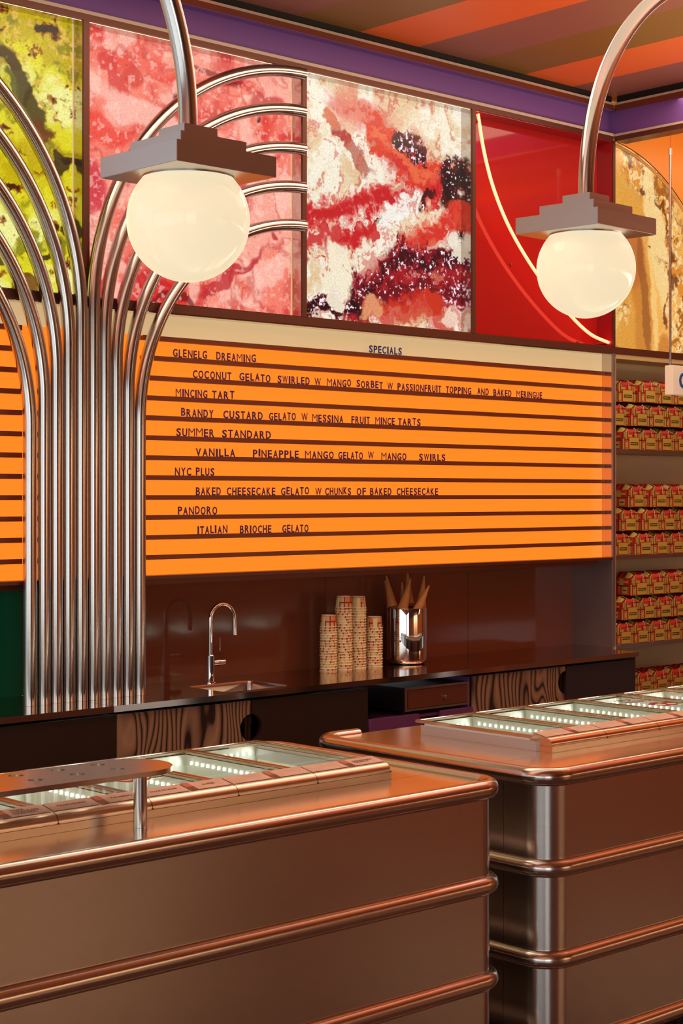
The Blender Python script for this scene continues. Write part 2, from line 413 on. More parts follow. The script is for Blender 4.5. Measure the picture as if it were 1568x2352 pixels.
def picture(parent, x0, x1, z0, z1, y, fn, n, seed, es=.95):
    nx = int(n*(x1-x0)/(z1-z0)); nz = n
    xs = np.linspace(x0, x1, nx+1); zs = np.linspace(z0, z1, nz+1)
    X, Z = np.meshgrid(xs, zs, indexing='ij'); u = (X-x0)/(x1-x0); v = (Z-z0)/(z1-z0)
    colr = np.clip(fn(u, v, seed), 0, 1)
    vs = np.stack([X, np.full_like(X, y), Z], -1).reshape(-1, 3)
    i = np.arange(nx)[:, None]*(nz+1)+np.arange(nz)[None, :]
    q = np.stack([i, i+nz+1, i+nz+2, i+1], -1).reshape(-1, 4)
    me = bpy.data.meshes.new('print'); me.from_pydata(vs.tolist(), [], q.tolist())
    ca = me.color_attributes.new('ink', 'FLOAT_COLOR', 'POINT')
    ca.data.foreach_set('color', np.concatenate([colr.reshape(-1, 3), np.ones((vs.shape[0], 1))], 1).astype('f').ravel())
    me.materials.append(print_mat(es)); me.update()
    o = link('print', me, parent); return o
def print_mat(es):
    k = 'backlit_print_%d' % int(es*100)
    if k in MATS: return MATS[k]
    m = bpy.data.materials.new(k); m.use_nodes = True; nt = m.node_tree; b = nt.nodes['Principled BSDF']; L = nt.links.new
    a = nt.nodes.new('ShaderNodeAttribute'); a.attribute_name = 'ink'
    tc = nt.nodes.new('ShaderNodeTexCoord'); n = nt.nodes.new('ShaderNodeTexNoise'); n.inputs['Scale'].default_value = 120; n.inputs['Detail'].default_value = 3
    mr = nt.nodes.new('ShaderNodeMapRange'); mr.inputs['From Min'].default_value = .3; mr.inputs['From Max'].default_value = .7
    mr.inputs['To Min'].default_value = .84; mr.inputs['To Max'].default_value = 1.14
    vm = nt.nodes.new('ShaderNodeVectorMath'); vm.operation = 'SCALE'
    L(tc.outputs['Object'], n.inputs['Vector']); L(n.outputs[0], mr.inputs[0]); L(a.outputs['Color'], vm.inputs[0]); L(mr.outputs[0], vm.inputs['Scale'])
    L(vm.outputs[0], b.inputs['Emission Color']); b.inputs['Emission Strength'].default_value = es
    b.inputs['Base Color'].default_value = (.01, .01, .01, 1); b.inputs['Roughness'].default_value = .15; b.inputs['Specular IOR Level'].default_value = .2
    MATS[k] = m; return m
def blob(u, v, cu, cv, ru, rv, ang, soft, wx, wz):
    c, s = math.cos(math.radians(ang)), math.sin(math.radians(ang))
    du = (u-cu)+wx; dv = (v-cv)+wz
    a = (du*c+dv*s)/ru; b = (-du*s+dv*c)/rv
    return 1-ss(1-soft, 1+soft, np.sqrt(a*a+b*b))
def warps(u, v, s, a, b, c):
    f1 = lambda k: fbm(u, v, 5, s+k, 4)-.5
    f2 = lambda k: fbm(u, v, 19, s+k, 4, .6)-.5
    return f1(50)*a+f2(52)*b+(vnoise(u*55, v*55, s+54)-.5)*c, f1(60)*a+f2(62)*b+(vnoise(u*57, v*57, s+64)-.5)*c
def p_yellow(u, v, s):
    wx, wz = warps(u, v, s, .22, .12, .012)
    n1 = fbm(u+wx*.6, v+wz*.6, 4, s); n2 = fbm(u+wx, v+wz, 9, s+10); n3 = fbm(u+wx*.3, v, 24, s+20, 5, .65); n4 = fbm(u, v, 55, s+25, 3)
    k = n1*.6+n2*.4+.07*(1-ss(.55, .80, v))-.05*ss(.5, .9, u)
    c = lerp(C(196, 172, 8), C(226, 216, 36), ss(.38, .50, k)); c = lerp(c, C(242, 240, 150), ss(.50, .62, k))
    c = lerp(c, C(122, 116, 22), (1-ss(.26, .38, n2))*.8)
    c = lerp(c, C(236, 190, 84), ss(.5, .62, n4)*ss(.40, .80, v)*ss(.45, .6, n3)*.8)
    sp = ss(.56, .62, n3)*ss(.44, .56, n2)
    c = lerp(c, C(150, 66, 14), sp*.92); c = lerp(c, C(70, 30, 12), ss(.64, .70, n3)*ss(.44, .56, n2))
    for (a, b, ru, rv, an, cc) in ((.66, .88, .15, .055, -38, (168, 146, 40)), (.80, .74, .18, .035, -55, (66, 46, 22)), (.78, .70, .10, .02, -50, (92, 92, 40)), (.87, .60, .03, .05, 20, (110, 54, 20)), (.93, .48, .035, .055, 0, (52, 34, 22)),
                                   (.89, .955, .05, .022, 0, (36, 26, 16)), (.60, .95, .10, .02, 10, (140, 74, 22)), (.985, .27, .03, .05, -50, (45, 30, 25)), (.62, .42, .05, .018, 5, (50, 35, 22)), (.66, .62, .025, .05, -20, (140, 66, 22)),
                                   (.90, .17, .018, .05, -40, (60, 38, 28)), (.70, .12, .07, .03, 20, (90, 60, 36)), (.80, .04, .06, .035, 0, (120, 70, 22)), (.45, .62, .09, .014, 10, (96, 96, 40)), (.30, .8, .10, .035, -30, (80, 50, 20)), (.52, .30, .07, .02, 5, (60, 40, 30))):
        c = lerp(c, C(*cc), blob(u, v, a, b, ru, rv, an, .12, wx*.5, wz*.5)*.94)
    return c
def p_pink(u, v, s):
    wx, wz = warps(u, v, s, .50, .05, .004)
    n1 = fbm(u+wx, v+wz, 2.6, s, 4, .42); n2 = fbm(u+wz, v+wx, 6, s+10, 3, .45); n3 = fbm(u, v, 60, s+30, 3)
    c = lerp(C(224, 62, 52), C(240, 124, 106), ss(.38, .54, n1)); c = lerp(c, C(246, 164, 146), ss(.52, .66, n1))
    c = lerp(c, C(250, 190, 172), ss(.56, .70, n2)*.75)
    c = lerp(c, C(206, 36, 42), (1-ss(.28, .38, n2))*.8)
    ridge = 1-np.abs(2*fbm(u+wx*.5, v+wz*.5, 5, s+70)-1)*13
    c = lerp(c, C(188, 26, 38), np.clip(ridge, 0, 1)*.55)
    for (a, b, ru, rv, an, cc) in ((.23, .86, .045, .05, 0, (205, 45, 40)), (.48, .76, .03, .05, 70, (60, 12, 20)), (.05, .42, .06, .12, 10, (205, 35, 62)), (.10, .63, .12, .06, 0, (232, 66, 54)), (.30, .70, .2, .05, -20, (250, 184, 168)),
                                   (.62, .93, .14, .018, -8, (140, 10, 26)), (.86, .86, .10, .03, 0, (190, 24, 34)), (.80, .81, .014, .022, 30, (80, 8, 22)), (.70, .15, .18, .02, 28, (190, 30, 44)), (.90, .30, .014, .03, 60, (180, 30, 40)), (.45, .02, .12, .02, 0, (120, 20, 26)), (.74, .52, .05, .12, 0, (206, 40, 62))):
        c = lerp(c, C(*cc), blob(u, v, a, b, ru, rv, an, .22, wx*.35, wz*.35)*.85)
    return lerp(c, C(255, 214, 200), ss(.62, .72, n3)*.35)
def p_berry(u, v, s):
    wx, wz = warps(u, v, s, .28, .16, .014)
    n2 = fbm(u+wx, v+wz, 9, s+10); n3 = fbm(u, v, 60, s+30, 3, .7); n4 = fbm(u+wx, v+wz, 22, s+40, 4); n5 = fbm(u, v, 6, s+90, 3)
    c = lerp(C(234, 214, 180), C(246, 238, 218), ss(.42, .56, n2))
    c = lerp(c, C(226, 186, 140), (1-ss(.30, .40, n2))*.7)
    def band(pts, w, cc, k=1, soft=.18, core=None):
        nonlocal c
        d = np.full_like(u, 9.)
        for (a, b), (a2, b2) in zip(pts[:-1], pts[1:]):
            pu = u+wx*.55-a; pv = v+wz*.55-b; L = (a2-a)**2+(b2-b)**2; t = np.clip((pu*(a2-a)+pv*(b2-b))/L, 0, 1)
            d = np.minimum(d, np.hypot(pu-t*(a2-a), pv-t*(b2-b)))
        d = d+(n4-.5)*.11
        c = lerp(c, C(*cc), (1-ss(w*(1-soft), w*(1+soft), d))*k)
        if core: c = lerp(c, C(*core), (1-ss(w*.25, w*.6, d))*k)
    band([(.25, .92), (.48, .88), (.55, .72), (.70, .76)], .075, (226, 74, 74), .7, .6)
    band([(.47, .82), (.62, .70), (.80, .66), (1, .70)], .085, (222, 58, 36), 1, .2, (232, 104, 66))
    band([(.58, .80), (.74, .77)], .040, (108, 14, 22), 1, .2, (52, 8, 14))
    band([(1.02, .76), (.92, .60), (1.04, .50)], .085, (70, 12, 22), 1, .15, (26, 8, 16))
    band([(-.05, .47), (.2, .43), (.45, .52), (.85, .62)], .045, (214, 40, 44), .95, .5, (196, 24, 34))
    band([(.30, .36), (.55, .47), (.78, .60)], .020, (70, 10, 22), 1, .2)
    band([(-.05, .30), (.20, .33), (.42, .40)], .042, (204, 30, 36), .95, .3)
    band([(.62, .34), (.80, .44), (1.02, .52)], .048, (228, 76, 44), .9, .5, (212, 40, 36))
    band([(.38, .17), (.62, .30), (1.02, .34)], .075, (132, 14, 32), 1, .2, (60, 8, 20))
    band([(.30, .05), (.60, .17), (1.02, .20)], .085, (160, 22, 34), 1, .2, (110, 12, 26))
    band([(-.05, .05), (.25, .06), (.45, .16)], .045, (92, 12, 22), 1, .2, (40, 8, 14))
    band([(.55, .02), (.85, .12), (.9, .02)], .07, (204, 54, 30), .9, .3)
    band([(0, .66), (0, .93)], .026, (226, 50, 40), .8, .4)
    band([(.92, .44), (1.02, .36)], .03, (236, 226, 206), .9)
    for (a, b, ru, rv, an, cc) in ((.30, .72, .17, .04, -40, (188, 112, 92)), (.24, .78, .05, .03, 0, (176, 40, 34)), (.17, .84, .04, .04, 0, (214, 110, 76)), (.45, .08, .08, .07, 10, (226, 150, 106)), (.22, .21, .10, .11, 20, (244, 232, 204)), (.60, .50, .16, .055, 35, (247, 243, 232)), (.20, .09, .05, .05, 0, (242, 228, 206)), (.96, .06, .05, .06, 0, (238, 206, 186)), (.36, .30, .05, .05, 0, (244, 230, 206))):
        c = lerp(c, C(*cc), blob(u, v, a, b, ru, rv, an, .14, wx*.6, wz*.6)*.94)
    dark = ss(.62, .86, 1-c.mean(-1)*2.0)
    c = lerp(c, C(236, 170, 190), ss(.60, .68, n3)*dark*ss(.42, .56, n5)*.9)
    c = lerp(c, C(255, 240, 240), ss(.68, .72, n3)*dark)
    c = lerp(c, C(206, 40, 44), ss(.60, .66, n4)*(1-dark)*.6)
    return c
def p_tan(u, v, s):
    wx, wz = warps(u, v, s, .16, .12, .014)
    n1 = fbm(u+wx, v+wz, 5, s); n2 = fbm(u+wx, v+wz, 16, s+10, 5, .6); n3 = fbm(u, v, 50, s+30, 3, .6)
    c = lerp(C(222, 138, 46), C(242, 178, 88), ss(.38, .60, n1))
    for (a, b, ru, rv, an, cc, k) in ((.10, .70, .22, .14, 0, (224, 162, 66), .8), (.40, .58, .07, .40, 12, (244, 208, 138), .95), (.20, .25, .17, .36, 10, (204, 130, 50), .95), (.20, .44, .12, .14, 0, (192, 108, 50), .9), (.14, .10, .10, .25, 5, (226, 160, 66), .8),
                                      (.31, .26, .030, .36, 9, (150, 84, 40), .75), (.385, .22, .018, .30, 8, (246, 200, 120), .9), (.03, .20, .09, .20, 0, (236, 190, 104), .9), (.47, .02, .05, .08, 0, (200, 116, 40), .8)):
        c = lerp(c, C(*cc), blob(u, v, a, b, ru, rv, an, .22, wx*.3, wz*.3)*k)
    rough_zone = np.clip(blob(u, v, .50, .56, .09, .46, 8, .6, wx, wz)+blob(u, v, .03, .17, .11, .20, 0, .4, wx, wz)+blob(u, v, .25, .86, .25, .08, -25, .6, wx, wz)+blob(u, v, .60, .3, .1, .3, 0, .6, wx, wz), 0, 1)
    c = lerp(c, C(250, 220, 160), ss(.52, .60, n3)*rough_zone*.8)
    c = lerp(c, C(160, 88, 22), ss(.55, .62, n2)*rough_zone*.9)
    for (a, b, ru, rv, an) in ((.17, .935, .025, .03, 20), (.27, .80, .035, .016, -30), (.43, .74, .022, .05, 30), (.46, .62, .015, .08, 0), (.52, .50, .03, .04, 20), (.55, .40, .04, .03, 0), (.47, .20, .014, .06, 0), (.05, .08, .04, .025, 0), (.36, .52, .012, .012, 0)):
        c = lerp(c, C(112, 48, 12), blob(u, v, a, b, ru, rv, an, .4, wx*.9, wz*.9)*.9)
    return c
RD = .066
def picture_box(i, label, fn, n, seed, es):
    t = thing('backlit_picture', label, 'picture', ((MUL[i]+MUL[i+1])/2, RD, 2.48), group='square backlit ice cream pictures along the wall')
    t.location = (0, 0, 0)
    a, b = MUL[i]+.012, MUL[i+1]-.012
    picture(t, a+.004, b-.004, 2.484, 3.558, RD, fn, n, seed, es)
    obj('backing_board', box(a+.004, b-.004, RD+.003, RD+.02, 2.484, 3.558), cream, t)
    obj('side_reveal', box(b-.004, b, .002, RD+.02, 2.480, 3.562), reveal_m, t); obj('side_reveal', box(a, a+.004, .002, RD+.02, 2.480, 3.562), reveal_m, t)
    obj('top_reveal', box(a+.004, b-.004, .002, RD+.02, 3.558, 3.562), reveal_m, t)
    obj('bottom_reveal', box(a+.004, b-.004, .002, RD+.02, 2.480, 2.484), reveal_m, t)
    if i < 4: obj('edge_light', box(b-.0075, b-.004, RD-.004, RD-.001, 2.484, 3.558), cream_lit, t)
    return t
picture_box(1, 'backlit pale berry swirl picture, leftmost box of the picture wall', p_berry, 60, 31, .9)
picture_box(2, 'backlit yellow-green picture of ice cream with dark brown flecks behind the left pipes', p_yellow, 300, 11, 1.0)
picture_box(3, 'backlit coral pink ice cream picture behind the left globe lamp', p_pink, 300, 3, 1.06)
picture_box(4, 'backlit white and crimson berry swirl ice cream picture, right of the pink one', p_berry, 460, 5, 1.0)

# red box with the neon arc
t = thing('neon_sign', 'red box sign with one thin glowing arc of neon, behind the right globe lamp', 'sign')
a, b = MUL[5]+.012, MUL[6]-.010
obj('backing_panel', box(a, b, .100, .115, 2.480, 3.562), red_back, t)
obj('side_reveal', box(b-.004, b, .002, .10, 2.484, 3.558), red_edge, t); obj('side_reveal', box(a, a+.004, .002, .10, 2.484, 3.558), red_edge, t)
obj('top_reveal', box(a+.004, b-.004, .002, .10, 3.558, 3.562), red_edge, t); obj('bottom_reveal', box(a+.004, b-.004, .002, .10, 2.480, 2.484), red_edge, t)
ctrl = [(2.000, 3.552), (2.018, 3.48), (2.053, 3.372), (2.105, 3.255), (2.17, 3.142), (2.28, 2.990), (2.415, 2.867), (2.54, 2.758), (2.67, 2.665), (2.76, 2.607), (2.853, 2.560), (2.93, 2.527), (3.008, 2.505)]
def catmull(P, n=6):
    P = [Vector(p) for p in P]; P = [2*P[0]-P[1]]+P+[2*P[-1]-P[-2]]; out = []
    for a, b, c, d in zip(P, P[1:], P[2:], P[3:]):
        for k in range(n):
            q = k/n; out.append(.5*((2*b)+(c-a)*q+(2*a-5*b+4*c-d)*q*q+(3*b-a-3*c+d)*q**3))
    return out+[P[-2]]
pts = [(p[0], .018, p[1]) for p in catmull([(2.000, 3.552), (2.045, 3.372), (2.115, 3.20), (2.225, 3.03), (2.375, 2.87), (2.55, 2.725), (2.73, 2.605), (2.87, 2.535), (3.012, 2.503)])]
obj('neon_tube', MB().tube(pts, .0085, 12), neon, t)
obj('tube_end', MB().tube([(2.000, .018, 3.52), (2.000, .09, 3.50)], .010, 10).tube([(3.0, .018, 2.502), (3.0, .09, 2.50)], .008, 10), red_ink, t)
for (x, z) in ((2.33, 2.86), (2.86, 2.50)): obj('screw', MB().tube([(x, .092, z), (x, .101, z)], .007, 12), red_ink, t)

# tan picture with arched top against an orange lit panel, above the shelves
t = thing('arched_picture', 'golden tan ice cream picture with a curved top edge, above the box shelves', 'picture')
def arch_fn(u, v, s): return p_tan(u, v, s)
o = picture(t, 3.041, 4.14, 2.484, 3.60, RD, arch_fn, 260, 23, 1.0)
me = o.data; bm = bmesh.new(); bm.from_mesh(me)
kill = [f for f in bm.faces if (f.calc_center_median().x-3.0)**2+(f.calc_center_median().z-2.478)**2 > 1.115**2]
bmesh.ops.delete(bm, geom=kill, context='FACES'); bm.to_mesh(me); bm.free()
arc = [(3.0+1.115*math.cos(q), RD-.004, 2.478+1.115*math.sin(q)) for q in np.linspace(.005, math.acos(.041/1.115), 60)]
obj('arch_edging', MB().tube(arc, .0025, 8), brown_ink, t)
arc2 = [(3.0+1.095*math.cos(q), RD-.001, 2.478+1.095*math.sin(q)) for q in np.linspace(.01, math.acos(.041/1.095), 60)]
obj('arch_lining', MB().tube(arc2, .009, 6), mat('tan_edging', s2l((206, 150, 76)), 0, .4), t)
t = tag(obj('orange_panel', box(3.041, 5.2, RD+.006, RD+.03, 2.48, CEIL), orange_wall), 'plain glowing orange panel around the arched tan picture', 'panel')

# ------------------------------------------------------------------ menu boards
BOT = 1.372; TOPR = 2.350; PITCH = (TOPR-BOT)/12
def rail_z(n): return TOPR-PITCH*n
def menu(label, x0, x1, rx0, rx1, seams):
    t = thing('menu_board', label, 'menu board')
    ed = [x0]+seams+[x1]
    for a, b in zip(ed[:-1], ed[1:]):
        obj('lit_panel', box(a, b-.0012, RD, RD+.012, BOT, TOPR+.004), orange_lit, t)
        obj('header_panel', box(a, b-.0012, RD, RD+.012, TOPR+.004, 2.440), cream_lit, t)
    for n in range(12):
        r = MB().box(rx0, rx1, .045, RD, rail_z(n)-.018, rail_z(n)).box(rx0, rx1, .040, .045, rail_z(n)-.018, rail_z(n)+.0015)
        obj('letter_rail', r, bronze_dark, t)
    obj('bottom_rail', box(x0, x1, -.004, .10, BOT-.014, BOT), bronze, t)
    obj('top_reveal', box(x0, x1, .004, RD, 2.440, 2.444), reveal_m, t)
    return t
mr = menu('right-hand orange backlit menu board listing the specials above the sink', -.30, 3.020, .023, 3.016, [1.379])
obj('side_reveal', box(3.017, 3.021, .002, RD+.012, BOT, 2.440), reveal_m, mr)
ml = menu('left-hand orange backlit menu board with empty rails, left of the pipes', -3.70, -.302, -3.70, -.547, [-2.2])
# dark post between shelves and board, down to the worktop
obj('trim_4', box(3.022, 3.041, -.006, .30, .902, 2.445), side_steel, kind='structure')

CAMX, CAMY = -4.012, -5.512
FX, FY = math.cos(math.radians(TH)), math.sin(math.radians(TH))
def px2x(px, y):                       # where a measured column of the photo meets the plane y
    s = (px-784)/3850.; dx = FX+FY*s; dy = FY-FX*s; return CAMX+(y-CAMY)*dx/dy
ROWS = {
 1: 'GLENELG 397.3 475.4|DREAMING 497 587.5',
 2: 'COCONUT 443 531|GELATO 550 621|SWIRLED 637.5 711|W 722.5 736.6|MANGO 751 806|SORBET 819 879|W 889.5 902|PASSIONFRUIT 913 1013|TOPPING 1024 1082|AND 1096 1122|BAKED 1133 1174|MERINGUE 1186 1244.5',
 3: 'MINCING 404 476|TART 487 538',
 4: 'BRANDY 416 490|CUSTARD 513 603|GELATO 618 679|W 692.5 706.6|MESSINA 717 788|FRUIT 807 849|MINCE 862 906|TARTS 914 966',
 5: 'SUMMER 405 492|STANDARD 510 622',
 6: 'VANILLA 450 540|PINEAPPLE 581 686|MANGO 701 766|GELATO 777 833|W 845 858|MANGO 876 933|SWIRLS 962.6 1022.6',
 7: 'NYC 402 439|PLUS 450 492',
 8: 'BAKED 449.6 507|CHEESECAKE 521 632|GELATO 645.5 709.4|W 724 738|CHUNKS 747 806|OF 819 840|BAKED 850 898.6|CHEESECAKE 911 1005.6',
 9: 'PANDORO 408.5 498.7',
 10: 'ITALIAN 453.6 522|BRIOCHE 551 623|GELATO 648 708'}
WID = dict(I=.36, W=1.25, M=1.32, G=1.08, O=1.08, Q=1.08, C=1.02, N=1.08, D=1.0, L=.82, E=.86, F=.82, T=.9, A=1.0, P=.92, B=.95, S=.92)
rl = random.Random(4)
def letters(word, xa, xb, z, h, m, parent, y=.0435):
    ws = [WID.get(ch, 1.0) for ch in word]; tot = sum(ws)+.28*(len(word)-1); k = (xb-xa)/tot; x = xa
    for ch, wd in zip(word, ws):
        me, w0, h0 = text_mesh(ch, m)
        o = link('letter', me, parent, (x, y+rl.uniform(-.0005, .0005), z+(rl.random() < .25)*rl.uniform(.000, .004)), (PI/2, rl.uniform(-.02, .02), 0))
        o.scale = (wd*k/w0, h/h0, 1)
        x += (wd+.28)*k
for n, line in ROWS.items():
    for wd in line.split('|'):
        s_, a, b = wd.split(); letters(s_, px2x(float(a), .043), px2x(float(b), .043), rail_z(n)+.001, .0335, navy_ink, mr)
letters('SPECIALS', px2x(847.6, .043), px2x(922.4, .043), rail_z(0)+.003, .034, blue_ink, mr)

# ------------------------------------------------------------------ niche behind the worktop
sb = thing('splashback', 'glossy dark brown glass splashback behind the sink and paper cups', 'splashback')
for a, b in ((-.30, 1.22), (1.223, 2.190), (2.193, 3.022)): obj('glass_panel', box(a, b, .262, .275, .8995, BOT-.014), brown_glass, sb)
obj('end_panel', box(3.018, 3.022, .0, .262, .8995, BOT-.014), side_steel, sb)
tag(obj('green_splashback', box(-3.7, -.41, .262, .275, .8995, BOT-.014), green_glass), 'dark green glossy splashback left of the pipe column', 'splashback')
obj('trim_5', MB().box(-.409, -.302, .15, .30, .902, BOT-.014), bronze_dark, kind='structure')
obj('trim_6', box(-3.7, 3.022, .10, .30, 1.33, 1.357), bronze_dark, kind='structure')

# ------------------------------------------------------------------ fountain of pipes
fp = thing('pipe_column', 'sculptural column of ten steel pipes that fan out left and right over the wall', 'pipe column')
XB = [-.560, -.499, -.443, -.386, -.329, -.271, -.218, -.163, -.106, -.050]
ZE = [2.873, 3.038, 3.206, 3.371, 3.535]
for i, xb in enumerate(XB):
    right = i >= 5; k = 9-i if right else i
    ze = ZE[k]; xc = .825 if right else -1.470; R = abs(xc-xb); xe = .826 if right else -1.50
    pts = [(xb, -.034, .9005), (xb, -.034, 1.4), (xb, -.034, ze-R-.05)]
    for q in np.linspace(0, PI/2, 40):
        pts.append((xc+(-1 if right else 1)*R*math.cos(q), -.034, ze-R+R*math.sin(q)))
    pts.append((xe, -.034, ze))
    obj('pipe', MB().tube(pts, .0262, 32), steel_pipe, fp)

# ------------------------------------------------------------------ worktop, sink, faucet
wt = curve_plate('worktop', [[(-3.7, -.262), (-.335, -.262), (-.335, .275), (-3.7, .275)]], .024, worktop_m)
wk = thing('worktop', 'long dark polished steel worktop along the back wall', 'worktop')
link('slab', wt, wk, (0, 0, .888))
sink_r = rrect(.262, .605, -.205, .070, .035)
wt2 = curve_plate('slab', [[(-.332, -.262), (2.90, -.262), (2.90, -.02), (3.045, -.02), (3.045, -.02)], sink_r], .024, worktop_m)
wt2 = curve_plate('slab', [[(-.332, -.262), (2.905, -.262), (2.905, .0), (3.02, .0), (3.02, .275), (-.332, .275)], sink_r], .024, worktop_m)
link('slab', wt2, wk, (0, 0, .888))
sk = MB(); ring0 = rrect(.262, .605, -.205, .070, .035); n = len(ring0); ring1 = rrect(.268, .599, -.199, .064, .03)
vs = [(a, b, .8995) for a, b in ring0]+[(a, b, .885) for a, b in ring1]+[(a, b, .76) for a, b in ring1]
fs = [(i, (i+1) % n, n+(i+1) % n, n+i) for i in range(n)]+[(n+i, n+(i+1) % n, 2*n+(i+1) % n, 2*n+i) for i in range(n)]+[tuple(range(2*n, 3*n))]
sk.add(vs, fs)
t = thing('sink', 'small undermounted steel sink basin sunk in the worktop', 'sink')
obj('basin', sk, steel, t)
obj('drain', MB().lathe([(.0, .764), (.03, .764), (.033, .761)], 20, (.43, -.07, 0)), chrome, t)

t = thing('faucet', 'tall chrome gooseneck faucet with a side lever behind the sink', 'faucet', (.419, .105, .9))
obj('base', MB().lathe([(.026, 0), (.026, .006), (.0185, .008), (.0185, .118), (.017, .120), (.0, .120)], 28), chrome, t)
pts = [(0, 0, .11), (0, 0, .2), (0, 0, .268)]+[(.066-.066*math.cos(q), 0, .268+.066*math.sin(q)) for q in np.linspace(0, PI, 24)]+[(.132, 0, .235), (.132, 0, .198)]
obj('spout', MB().tube(pts, .0105, 20), chrome, t)
hb = obj('handle', MB().tube([(.016, 0, .085), (.042, 0, .085)], .013, 20).tube([(.044, 0, .085), (.075, 0, .085)], .0135, 20), chrome, t)
obj('lever', MB().tube([(.052, 0, .095), (.052, 0, .190)], .0028, 10), chrome, hb)

# ------------------------------------------------------------------ base cabinets under the worktop
def door_panel(parent, x0, x1, z0, z1, y, m, notch=None, name='door', th=.02):
    """front with round finger holes; notch = list of (cx, cz, r) centred on an edge or inside"""
    out = [(x0, z0), (x1, z0)]
    if notch:
        for cx, cz, r in notch:
            if abs(cx-x1) < 1e-3: out += [(x1, cz-r)]+[(x1-r*math.cos(q), cz+r*math.sin(q)) for q in np.linspace(-PI/2+.001, PI/2-.001, 24)]+[(x1, cz+r)]
    out += [(x1, z1)]
    if notch:
        for cx, cz, r in notch:
            if cz == z1: out += [(cx+r*math.cos(q), cz-r*math.sin(q)) for q in np.linspace(0, PI, 24)]
    out += [(x0, z1)]
    if notch:
        for cx, cz, r in notch:
            if abs(cx-x0) < 1e-3: out += [(x0, cz+r)]+[(x0+r*math.cos(q), cz-r*math.sin(q)) for q in np.linspace(-PI/2+.001, PI/2-.001, 24)]+[(x0, cz-r)]
    me = curve_plate(name, [out], th, m)
    return link(name, me, parent, (0, y, 0), (PI/2, 0, 0))
def carcass(label, x0, x1, open_front=False, mats=None):
    t = thing('base_cabinet', label, 'cabinet', group='cabinets under the worktop')
    t.location = (0, 0, 0); y0 = -.218
    mb = MB().box(x0+.002, x0+.016, y0, .25, .10, .858).box(x1-.016, x1-.002, y0, .25, .10, .858).box(x0+.016, x1-.016, y0, .25, .10, .116).box(x0+.016, x1-.016, .235, .25, .116, .858)
    obj('carcass', mb, mats or dark_panel, t)
    obj('plinth', box(x0+.002, x1-.002, -.17, .2, 0, .10), black, t)
    return t
Z1 = .862; HR = .055
c = carcass('far-left dark cabinet under the worktop beyond the pipes', -1.60, -.98); door_panel(c, -1.597, -.983, .10, Z1, -.230, dark_panel)
c = carcass('plain dark cabinet under the worktop in front of the pipe column', -.98, -.305); door_panel(c, -.977, -.307, .10, Z1, -.230, dark_panel)
c = carcass('zebra-grained plywood cabinet below the sink with a round finger hole', -.305, .358); door_panel(c, -.303, .3565, .10, Z1, -.230, wood, [(.3565, .752, HR)])
c = carcass('dark cabinet right of the sink, with a half-round finger hole', .358, 1.018); door_panel(c, .3595, 1.016, .10, Z1, -.230, dark_panel, [(.3595, .752, HR)])
c = carcass('open purple cabinet bay holding the steel cash box', 1.018, 1.690, mats=purple)
door_panel(c, 1.030, 1.680, .10, .722, -.235, purple_deep, [(1.405, .722, .075)], 'drawer')
obj('shelf', box(1.034, 1.674, -.212, .235, .700, .714), purple_deep, c)
c = carcass('zebra-grained plywood cabinet right of the purple bay', 1.690, 2.352); door_panel(c, 1.697, 2.349, .10, Z1, -.230, wood, [(2.349, .785, HR)])
c = carcass('dark end cabinet beside the box shelves', 2.352, 2.900); door_panel(c, 2.354, 2.898, .10, Z1, -.230, dark_panel)
obj('end_board', box(2.900, 2.905, -.24, .0, .0, .876), bronze, c)

t = thing('cash_box', 'brushed steel cash box with a locked drawer, under the worktop', 'cash box', (1.462, -.02, .722))
obj('case', MB().box(-.205, .215, -.20, .20, .012, .118), mat('dark_steel_case', (.20, .14, .13), 1, .4), t, bevel=.002)
obj('front_frame', MB().box(-.205, .215, -.206, -.200, .012, .022).box(-.205, .215, -.206, -.200, .108, .118).box(-.205, -.190, -.206, -.200, .022, .108).box(.200, .215, -.206, -.200, .022, .108), mat('rose_frame', (.42, .26, .2), 1, .35), t)
dr = obj('drawer', box(-.187, .197, -.209, -.200, .025, .105), mat('brown_drawer_front', (.22, .055, .025), .3, .4), t, bevel=.001)
obj('lock', MB().tube([(.045, -.209, .060), (.045, -.218, .060)], .010, 20), chrome, dr)
for x in (-.18, .19):
    for y in (-.17, .17): obj('foot', MB().tube([(x, y, 0), (x, y, .013)], .010, 12), plastic_black, t)
pts = [(1.06+.05*math.sin(q*1.7)+.03*q/3, -.13+.04*math.cos(q*2.3), .7185+.002*math.sin(5*q)+.003) for q in np.linspace(0, 6, 50)]
tag(obj('cable', MB().tube(pts, .004, 8), plastic_black), 'black cable coiled on the purple shelf left of the cash box', 'cable')

